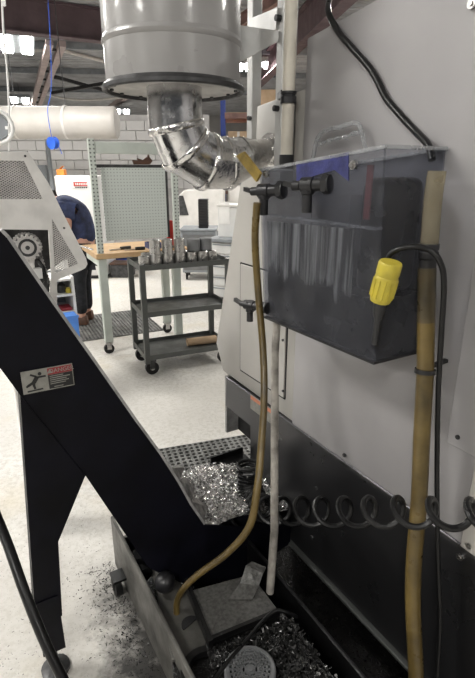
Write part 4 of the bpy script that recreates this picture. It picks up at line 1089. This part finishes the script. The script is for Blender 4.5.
p0, p1 = wy(37, 165, 11.3), wy(49, 203, 11.3)
t_ = thing('electrical_panel', 'grey electrical panel mounted on the block wall', 'electrical panel', ((p0.x+p1.x)/2, 11.4, p1.z-.4))
obj('enclosure', B().box((p0.x, 11.33, p1.z-.4), (p1.x, 11.48, p0.z)).bevel(.01, 1), 'tool_grey', t_)
obj('panel_door', B().box((p0.x+.02, 11.32, p1.z-.36), (p1.x-.02, 11.33, p0.z-.03)).bevel(.003, 1), 'tool_grey', t_)
pa_, pb_ = wy(52, 145, 10.6), wy(54.5, 205, 10.6)
t_ = thing('standing_pole', 'dark pole standing by the block wall behind the blue reel', 'pole', (pb_.x, 10.6, 0))
obj('pole', B().tube([(pb_.x, 10.6, .02), (pb_.x, 10.6, pa_.z+.2)], .045, 12), 'tool_grey', t_)
obj('pole_base', B().cyl((pb_.x, 10.6, 0), (pb_.x, 10.6, .02), .15, 20), 'tool_grey', t_)
# white duct
dy = 9.6
d0, d1 = wy(0, 119, dy), wy(117, 123, dy); rad = .275
t_ = thing('white_duct', 'large white round air duct crossing in front of the block wall', 'duct', (-3.5, dy, d1.z-rad))
obj('duct_tube', B().tube([(d0.x-4, dy, d1.z+.02), (d1.x-.22, dy, d1.z)], rad, 32, cap=False), 'duct_white', t_)
obj('duct_end_cap', B().lathe([(rad, 0), (rad, .16), (rad*.97, .2), (rad*.9, .222), (0, .225)], (d1.x-.22, dy, d1.z), (1, 0, 0), 32), 'duct_white', t_)
for xx in (d0.x-1.2, d0.x+.3, d1.x-.9):
    obj('duct_band', B().lathe([(rad-.002, -.02), (rad+.008, -.02), (rad+.008, .02), (rad-.002, .02)], (xx, dy, d1.z+.01), (1, 0, 0), 32, close=True), 'offwhite', t_)
    obj('hanger_rod', B().tube([(xx, dy, d1.z+rad), (xx, dy, CEIL)], .008, 6), 'dark_metal', t_)
# blue reel on its cord
rp_ = wy(53, 143, 9.1)
t_ = thing('hanging_reel', 'bright blue reel hanging on a blue cord from the roof', 'reel', (rp_.x, rp_.y, rp_.z-.07))
ro_ = obj('reel_body', B().lathe([(0, -.05), (.10, -.05), (.10, -.038), (.07, -.034), (.07, .034), (.10, .038), (.10, .05), (0, .05)], rp_, (.5, 1, .1), 24), 'blue', t_)
obj('reel_cord', B().tube(smoothpath([rp_+Vector((-.01, 0, .06)), rp_+Vector((-.03, .0, .5)), wy(51, 90, 9.1), wy(50.5, 45, 9.1), wy(50, 0, 9.1)+Vector((0, 0, CEIL-wy(50, 0, 9.1).z))], 6), .006, 6), 'blue', t_)
obj('cord_tail', B().tube(smoothpath([rp_+Vector((.04, 0, .0)), rp_+Vector((.09, 0, -.05)), wy(62, 154, 9.1)], 6), .006, 6), 'blue', t_)
obj('wound_cord', B().lathe([(.07, -.032), (.09, -.030), (.09, .030), (.07, .032)], rp_, (.5, 1, .1), 24, close=True), 'blue', ro_)
# white hose reel at the left edge
wr = wy(-3, 127, 3.6)
t_ = thing('hose_reel', 'white round hose reel hanging on a white cord above the drive housing', 'reel', (wr.x, wr.y, wr.z-.2))
b = B()
for k, r_ in enumerate((.105, .085)): b.lathe([(r_+.014*math.cos(a), .014*math.sin(a)) for a in [2*math.pi*j/10 for j in range(10)]], wr+Vector((0, .03*(k-.5), 0)), (.2, -1, 0), 36, close=True)
obj('reel_ring', b, 'white_plastic', t_)
obj('reel_disc', B().lathe([(0, -.015), (.08, -.015), (.08, .015), (0, .015)], wr, (.2, -1, 0), 28), 'tool_grey', t_)
obj('hang_cord', B().tube(smoothpath([wy(9, 151, 3.6), wy(9, 110, 3.6), wy(7, 70, 3.6), wy(4, 40, 3.6), wy(2, 0, 3.6), wy(1, -30, 3.6), wy(1, -30, 3.6)+Vector((-.02, 0, CEIL-wy(1, -30, 3.6).z))], 6), .007, 8), 'white_plastic', t_)
obj('bracket_arm', B().bar(wr+Vector((0, .02, .0)), wy(9, 128, 3.6), .02, .02), 'white_plastic', t_, smooth=False)
# small shelf unit with blue bin under the housing
sy = 3.35
q0, q1 = pt(56, 278, sy), pt(76, 312, sy)
t_ = thing('shelf_unit', 'small white open shelf unit between drive housing and workbench', 'shelf', ((q0.x+q1.x)/2, sy+.15, 0), fr=MF)
for x in (q0.x-.12, q1.x): obj('side_panel', B(MF).box((x-.008, sy, 0), (x+.008, sy+.3, q0.z)), 'white_enamel', t_, smooth=False)
obj('back_panel', B(MF).box((q0.x-.112, sy+.29, .02), (q1.x-.008, sy+.3, q0.z)), 'tool_grey', t_, smooth=False)
for v_ in (279, 294.5, 312):
    z = pt(65, v_, sy).z; obj('shelf_board', B(MF).box((q0.x-.112, sy, z-.014), (q1.x-.008, sy+.29, z)), 'white_enamel', t_, smooth=False)
z = pt(65, 294.5, sy).z
single('spray_nozzle', B(MF).lathe([(0, 0), (.03, .0), (.03, .05), (.012, .065), (.012, .09), (0, .09)], (pt(64, 290, sy).x, sy+.08, z), seg=16), 'plastic_black', 'black nozzle fitting on the upper shelf of the white unit', 'fitting')
single('yellow_jar', B(MF).lathe([(0, 0), (.018, 0), (.018, .022), (.012, .028), (.012, .034), (0, .034)], (pt(70, 293, sy).x, sy+.05, z), seg=16), 'yellow', 'tiny yellow jar on the upper shelf of the white unit', 'jar')
z2 = pt(65, 312, sy).z
single('red_rag', B(MF).box((pt(62, 310, sy).x, sy+.02, z2), (pt(73.5, 310, sy).x, sy+.14, z2+.022)).bevel(.008, 2), 'label_red', 'folded dark red rag on the lower shelf of the white unit', 'rag')
q2, q3 = pt(62, 317, sy-.12), pt(80.5, 352, sy-.12)
t_ = thing('blue_bin', 'bright blue plastic bin standing in front of the white shelf unit', 'bin', ((q2.x+q3.x)/2, sy-.1, 0), fr=MF)
obj('bin_wall', B(MF).hexa([(q2.x-.1, sy-.12, 0), (q3.x, sy-.12, 0), (q3.x, sy-.012, 0), (q2.x-.1, sy-.012, 0)], [(q2.x-.11, sy-.13, q2.z), (q3.x+.008, sy-.13, q2.z), (q3.x+.008, sy-.011, q2.z), (q2.x-.11, sy-.011, q2.z)]).bevel(.004, 1), 'blue_bin', t_)
obj('bin_rim', B(MF).box((q2.x-.115, sy-.136, q2.z-.014), (q3.x+.012, sy-.13, q2.z+.002)), 'blue_bin', t_, smooth=False)
# low blue tool chest behind the bench
a, c = wy(103, 256, 8.2), wy(146, 272, 8.2)
t_ = thing('tool_chest', 'low dark blue tool chest on the floor behind the workbench', 'tool chest', ((a.x+c.x)/2, 8.4, 0))
obj('body', B().box((a.x, 8.2, .03), (c.x, 8.7, a.z)).bevel(.01, 1), 'blue_dark', t_)
for k in range(3): obj('drawer', B().box((a.x+.02+k*(c.x-a.x)/3, 8.185, .08), (a.x-.01+(k+1)*(c.x-a.x)/3, 8.2, a.z-.06)).bevel(.004, 1), 'blue' if k == 1 else 'blue_dark', t_)
obj('plinth', B().box((a.x+.04, 8.25, 0), (c.x-.04, 8.65, .03)), 'dark_void', t_, smooth=False)
t_ = thing('grey_crate', 'small dark crate beside the low blue tool chest', 'crate', (wy(122, 265, 7.6).x, 7.6, 0))
x_ = wy(122, 265, 7.6).x
obj('crate_body', B().box((x_-.16, 7.5, 0), (x_+.16, 7.8, .20)).bevel(.01, 1), 'dark_metal', t_)
obj('crate_lid', B().box((x_-.17, 7.49, .20), (x_+.17, 7.81, .225)).bevel(.005, 1), 'shoe', t_)

# ================================================================== BACKGROUND RIGHT
ky = 6.0
k0_ = wy(209, 236, ky); KH = wy(225, 238, ky).z
t_ = thing('drawer_cabinet', 'white drawer cabinet with grey counter top behind the cart', 'cabinet', (k0_.x+.6, ky+.4, 0))
KF = Matrix.Translation((wh(211, 302, 0))) @ Matrix.Rotation(R(-24), 4, 'Z')
ROOTS[t_.name] = KF; t_.matrix_world = KF
obj('carcass', B(KF).box((0, .02, .07), (1.1, .6, KH-.04)), 'offwhite', t_, smooth=False)
obj('plinth', B(KF).box((.03, .05, 0), (1.07, .57, .07)), 'dark_void', t_, smooth=False)
obj('counter', B(KF).box((-.03, -.03, KH-.04), (1.13, .62, KH)).bevel(.004, 1), 'tool_grey', t_)
nd = 5; dh = (KH-.04-.09)/nd
for k in range(nd):
    dwr = obj('drawer', B(KF).box((.015, 0, .085+k*dh), (1.085, .02, .085+(k+1)*dh-.014)).bevel(.003, 1), 'white_enamel', t_)
    obj('drawer_pull', B(KF).box((.04, -.014, .085+(k+1)*dh-.035), (1.06, 0, .085+(k+1)*dh-.022)), 'tool_grey', dwr, smooth=False)
t_ = thing('counter_box', 'white appliance box on the drawer cabinet counter', 'box', (0.22, .30, KH), fr=KF)
obj('body', B(KF).box((.04, .14, KH), (.62, .50, KH+.36)).bevel(.01, 1), 'white_enamel', t_)
obj('lid', B(KF).box((.03, .13, KH+.36), (.63, .51, KH+.385)).bevel(.005, 1), 'offwhite', t_)
obj('paper_sheet', B(KF).box((.06, .136, KH+.16), (.20, .1395, KH+.42)), 'sign_white', t_, smooth=False)
# grey tool cart with black tray stack
gy = 7.3
g0_, g1_ = wy(181, 229, gy), wy(203, 278, gy)
t_ = thing('tool_cart', 'blue-grey tool cart on casters behind the machined cylinders', 'cart', ((g0_.x+g1_.x)/2, gy+.25, 0))
obj('body', B().box((g0_.x, gy, .12), (g1_.x+.2, gy+.5, g0_.z-.03)).bevel(.008, 1), 'tool_grey', t_)
obj('top_tray', B().box((g0_.x-.02, gy-.02, g0_.z-.03), (g1_.x+.22, gy+.52, g0_.z)).bevel(.006, 1), 'tool_grey', t_)
for k in range(3): obj('drawer', B().box((g0_.x+.02, gy-.014, .16+k*.18), (g1_.x+.18, gy, .32+k*.18)).bevel(.003, 1), 'plastic_grey', t_)
for x in (g0_.x+.06, g1_.x+.14):
    for y_ in (gy+.07, gy+.43):
        obj('caster', B().cyl((x-.015, y_, .05), (x+.015, y_, .05), .05, 16).box((x-.03, y_-.03, .1), (x+.03, y_+.03, .12)), 'rubber_black', t_)
tx = wy(203.5, 220, gy+.15)
zb_, zt_ = g0_.z+.0005, wy(203, 199, gy+.15).z
nb = 11; hb = (zt_-zb_)/nb
tb = None
for k in range(nb):
    z = zb_+k*hb
    F_ = Matrix.Translation((tx.x, gy+.2, z))
    single('black_tray', B(F_).hexa([(-.065, -.10, 0), (.065, -.10, 0), (.065, .10, 0), (-.065, .10, 0)], [(-.075, -.11, hb*.80), (.075, -.11, hb*.80), (.075, .11, hb*.80), (-.075, .11, hb*.80)]).box((-.062, -.098, hb*.8), (.062, .098, hb*.995)), 'plastic_black',
           ('bottom' if k == 0 else 'topmost' if k == nb-1 else ORD[k]) + ' black plastic tray of the tall stack' + ('' if k in (0, nb-1) else ', counted from its bottom'), 'tray', 'stacked black trays', smooth=False)
# slanted pale machine further back
a = wy(176, 190, 9.4); c = wy(204, 262, 9.4)
t_ = thing('background_machine', 'pale slanted machine cover standing near the block wall', 'machine', ((a.x+c.x)/2, 9.7, 0))
obj('cover', B().prism([(a.x, .5), (c.x+.4, .5), (c.x+.4, a.z+.02), (a.x+.15, a.z), (a.x+.02, a.z-.12)], 't', 9.4, 10.2).bevel(.02, 1), 'offwhite', t_)
obj('base', B().box((a.x+.05, 9.45, 0), (c.x+.35, 10.15, .5)), 'tool_grey', t_, smooth=False)
obj('dark_window', B().prism([(a.x+.05, a.z-.45), (a.x+.22, a.z-.45), (a.x+.13, a.z-.1), (a.x+.05, a.z-.1)], 't', 9.39, 9.4), 'dark_metal', t_, smooth=False)
# blue-white equipment beyond (between elbow and cabinet)
a = wy(228, 178, 10.35); c = wy(245, 200, 10.35)
t_ = thing('blue_machine', 'blue and white machine visible under the silver elbow', 'machine', ((a.x+c.x)/2, 10.5, 0))
obj('body', B().box((a.x, 10.2, 0), (c.x+1, 10.9, a.z-.12)).bevel(.03, 1), 'offwhite', t_)
obj('hood', B().box((a.x+.05, 10.15, a.z-.12), (c.x+.9, 10.85, a.z+.12)).bevel(.05, 2), 'tool_grey', t_)
obj('stripe', B().box((a.x+.1, 10.14, a.z-.03), (c.x+.8, 10.16, a.z+.05)), 'blue', t_, smooth=False)
# pallet rack
ry = 12.6
RX0, RX1, RX2 = wy(204, 100, ry).x, wy(222.5, 100, ry).x, wy(320, 100, ry).x
t_ = thing('pallet_rack', 'blue pallet rack with orange beams behind the mist collector', 'rack', ((RX0+RX2)/2, ry+.5, 0))
for x, zt_ in ((RX1, 3.35), (RX2, 3.35), (RX1-1.55, 2.5)):
    for y_ in (ry, ry+.95): obj('upright', B().box((x-.05, y_-.04, 0), (x+.05, y_+.04, zt_)), 'rack_blue', t_, smooth=False)
    b = B()
    for k in range(4): b.bar((x, ry, .3+k*.5), (x, ry+.95, .6+k*.5), .03, .04)
    obj('brace', b, 'rack_blue', t_, smooth=False)
for z in (1.1, 2.0, 2.8):
    for x0, x1 in ((RX1-1.5, RX1-.05), (RX1+.05, RX2-.05)):
        if z > 2.7 and x0 < RX1: continue
        for y_ in (ry-.02, ry+.97): obj('rack_beam', B().box((x0, y_-.03, z-.06), (x1, y_+.03, z+.06)), 'orange' if False else 'beam_brown', t_, smooth=False)
        obj('deck_board', B().box((x0, ry+.02, z+.062), (x1, ry+.93, z+.08)), 'wood_light', t_, smooth=False)
random.seed(5)
for (x0, wd, z, h_, lab_, m_) in ((RX1+.12, .50, 2.081, .40, 'tan carton beside the rack post on the upper rack deck', 'cardboard'), (RX1+.75, .62, 2.081, .52, 'tall pale carton in the middle of the upper rack deck', 'wood_light'),
                              (RX1+1.45, .40, 2.081, .30, 'small tan carton near the rack end on the upper deck', 'cardboard'), (RX1+.2, .75, 1.181, .50, 'wide brown carton on the lower rack deck', 'cardboard'),
                              (RX1+1.1, .55, 1.181, .44, 'pale carton on the lower rack deck', 'wood_light'), (RX1+.9, .8, 2.881, .5, 'long wooden crate on the top rack deck', 'wood_light')):
    t2 = thing('storage_box', lab_, 'box', (x0+wd/2, ry+.45, z))
    obj('carton', B().box((x0, ry+.12, z), (x0+wd, ry+.8, z+h_)).bevel(.008, 1), m_, t2)
    obj('tape_strip', B().box((x0+wd/2-.03, ry+.117, z+h_*.55), (x0+wd/2+.03, ry+.12, z+h_-.01)), 'offwhite', t2, smooth=False)

# ================================================================== PERSON
def skinmesh(name, joints, edges, mat, parent, lv=2):
    """joints: key -> (position, radius or (rx, ry)); first key is the root"""
    me = bpy.data.meshes.new(name); ks = list(joints)
    ix = {k: i for i, k in enumerate(ks)}
    Mi = rootmat(parent).inverted()
    me.from_pydata([Mi @ Vector(joints[k][0]) for k in ks], [(ix[a], ix[c]) for a, c in edges], [])
    me.materials.append(MATS[mat])
    o = bpy.data.objects.new(name, me); C.objects.link(o); o.parent = parent
    md = o.modifiers.new('skin', 'SKIN'); md.use_smooth_shade = True
    sv = me.skin_vertices[0].data if me.skin_vertices else None
    if sv is None:
        bm = bmesh.new(); bm.from_mesh(me); bm.verts.layers.skin.verify(); bm.to_mesh(me); bm.free(); sv = me.skin_vertices[0].data
    for k in ks:
        r = joints[k][1]; sv[ix[k]].radius = r if hasattr(r, '__len__') else (r, r)
    sv[0].use_root = True
    s2 = o.modifiers.new('sub', 'SUBSURF'); s2.levels = lv; s2.render_levels = lv
    return o
PY = 5.1
def pw(u, v_, dy_=0.0): return wy(u, v_, PY+dy_)
ft = wy(82, 330, PY)
hip = pw(84, 248); sh_ = pw(61, 203); mid = pw(75, 219)
person = thing('person', 'person in a navy polo shirt and black trousers bending forward over the bench', 'person', (hip.x, PY, 0))
def chain(j, e, base, pts):
    prev = base
    for k, (p, r) in pts.items():
        j[k] = (p, r); e.append((prev, k)); prev = k
J = {'pelvis': (hip, .13)}; E = []
chain(J, E, 'pelvis', {'waist': (pw(80.5, 232), .135), 'chest': (mid, .150), 'upper': (pw(67, 208), .135), 'neckbase': (pw(57, 203), .07), 'neck': (pw(53, 204), .055), 'skull': (pw(47, 207), .085), 'face': (pw(44, 213), .08), 'chin': (pw(42, 217), .05)})
J['nose'] = (pw(39, 213.5), .014); E.append(('face', 'nose'))
for s_, nm in ((-1, 'near'), (1, 'far')):
    dy_ = .19*s_
    chain(J, E, 'upper', {'shoulder_'+nm: (pw(65, 209, dy_), .062), 'elbow_'+nm: (pw(68, 230, dy_*1.15), .042), 'forearm_'+nm: (pw(63, 240, dy_*1.0), .036), 'wrist_'+nm: (pw(57, 248, dy_*.8), .028), 'palm_'+nm: (pw(54, 251, dy_*.75), (.018, .036))})
    pb = pw(54, 251, dy_*.75)
    for f in range(4):
        o1 = Vector((-.035, -.030+.020*f, -.010)); L_ = (.8, 1.0, .95, .72)[f]
        chain(J, E, 'palm_'+nm, {f'knuckle{f}_{nm}': (pb+o1, .009), f'joint{f}_{nm}': (pb+o1+Vector((-.035*L_, 0, -.012)), .0085), f'tip{f}_{nm}': (pb+o1+Vector((-.05*L_, 0, -.034)), .007)})
    chain(J, E, 'palm_'+nm, {'thumb1_'+nm: (pb+Vector((-.005, -.042*s_*-1 if False else -.042, -.012)), .010), 'thumb2_'+nm: (pb+Vector((-.035, -.058, -.026)), .008)})
    hx = .085*s_
    chain(J, E, 'pelvis', {'hip_'+nm: (hip+Vector((.0, hx, -.07)), .095), 'knee_'+nm: (Vector((hip.x-.06, PY+hx*1.1, .50)), .060), 'ankle_'+nm: (Vector((ft.x+.05, PY+hx*1.2, .10)), .042), 'heel_'+nm: (Vector((ft.x+.05, PY+hx*1.2, .05)), .04), 'toe_'+nm: (Vector((ft.x-.13, PY+hx*1.25, .03)), .03)})
body = skinmesh('body', J, E, 'skin', person)
T = {k: (J[k][0], (J[k][1] if not hasattr(J[k][1], '__len__') else .1)+.030) for k in ('pelvis', 'waist', 'chest', 'upper')}
T['collar'] = (pw(59, 203), .095)
TE = [('pelvis', 'waist'), ('waist', 'chest'), ('chest', 'upper'), ('upper', 'collar')]
for nm in ('near', 'far'):
    T['shoulder_'+nm] = (J['shoulder_'+nm][0]+Vector((0, 0, .012)), .105); TE.append(('upper', 'shoulder_'+nm))
    T['sleeve_'+nm] = (J['shoulder_'+nm][0].lerp(J['elbow_'+nm][0], .68), .078); TE.append(('shoulder_'+nm, 'sleeve_'+nm))
skinmesh('polo_shirt', T, TE, 'navy', person)
K = {'pelvis': (hip+Vector((.01, 0, -.05)), .142)}; KE = []
for nm in ('near', 'far'):
    chain(K, KE, 'pelvis', {'hip_'+nm: (J['hip_'+nm][0], .108), 'knee_'+nm: (J['knee_'+nm][0], .080), 'cuff_'+nm: (J['ankle_'+nm][0], .066)})
skinmesh('trousers', K, KE, 'trousers', person)
skinmesh('hair', {'crown': (pw(48, 203.5), .088), 'nape': (pw(52, 202), .06), 'fringe': (pw(45, 205), .082)}, [('crown', 'nape'), ('crown', 'fringe')], 'hair', person)
for nm in ('near', 'far'):
    h_, t2 = J['heel_'+nm][0], J['toe_'+nm][0]
    obj('shoe', B().hexa([(h_.x+.06, h_.y-.045, 0), (h_.x+.06, h_.y+.045, 0), (t2.x-.04, t2.y+.05, 0), (t2.x-.04, t2.y-.05, 0)], [(h_.x+.05, h_.y-.04, .10), (h_.x+.05, h_.y+.04, .10), (t2.x-.02, t2.y+.035, .05), (t2.x-.02, t2.y-.035, .05)]).bevel(.015, 2), 'shoe', person)
fc = J['face'][0]
for s_ in (-1, 1):
    obj('eye', B().ball(fc+Vector((-.072, .032*s_, -.004)), .011, 10), 'white_plastic', person)
    obj('ear', B().ball(J['skull'][0]+Vector((.01, .086*s_, -.02)), .026, 10, (.7, .35, 1)), 'skin', person)
person.location.z += .0145      # stands on the rubber mat
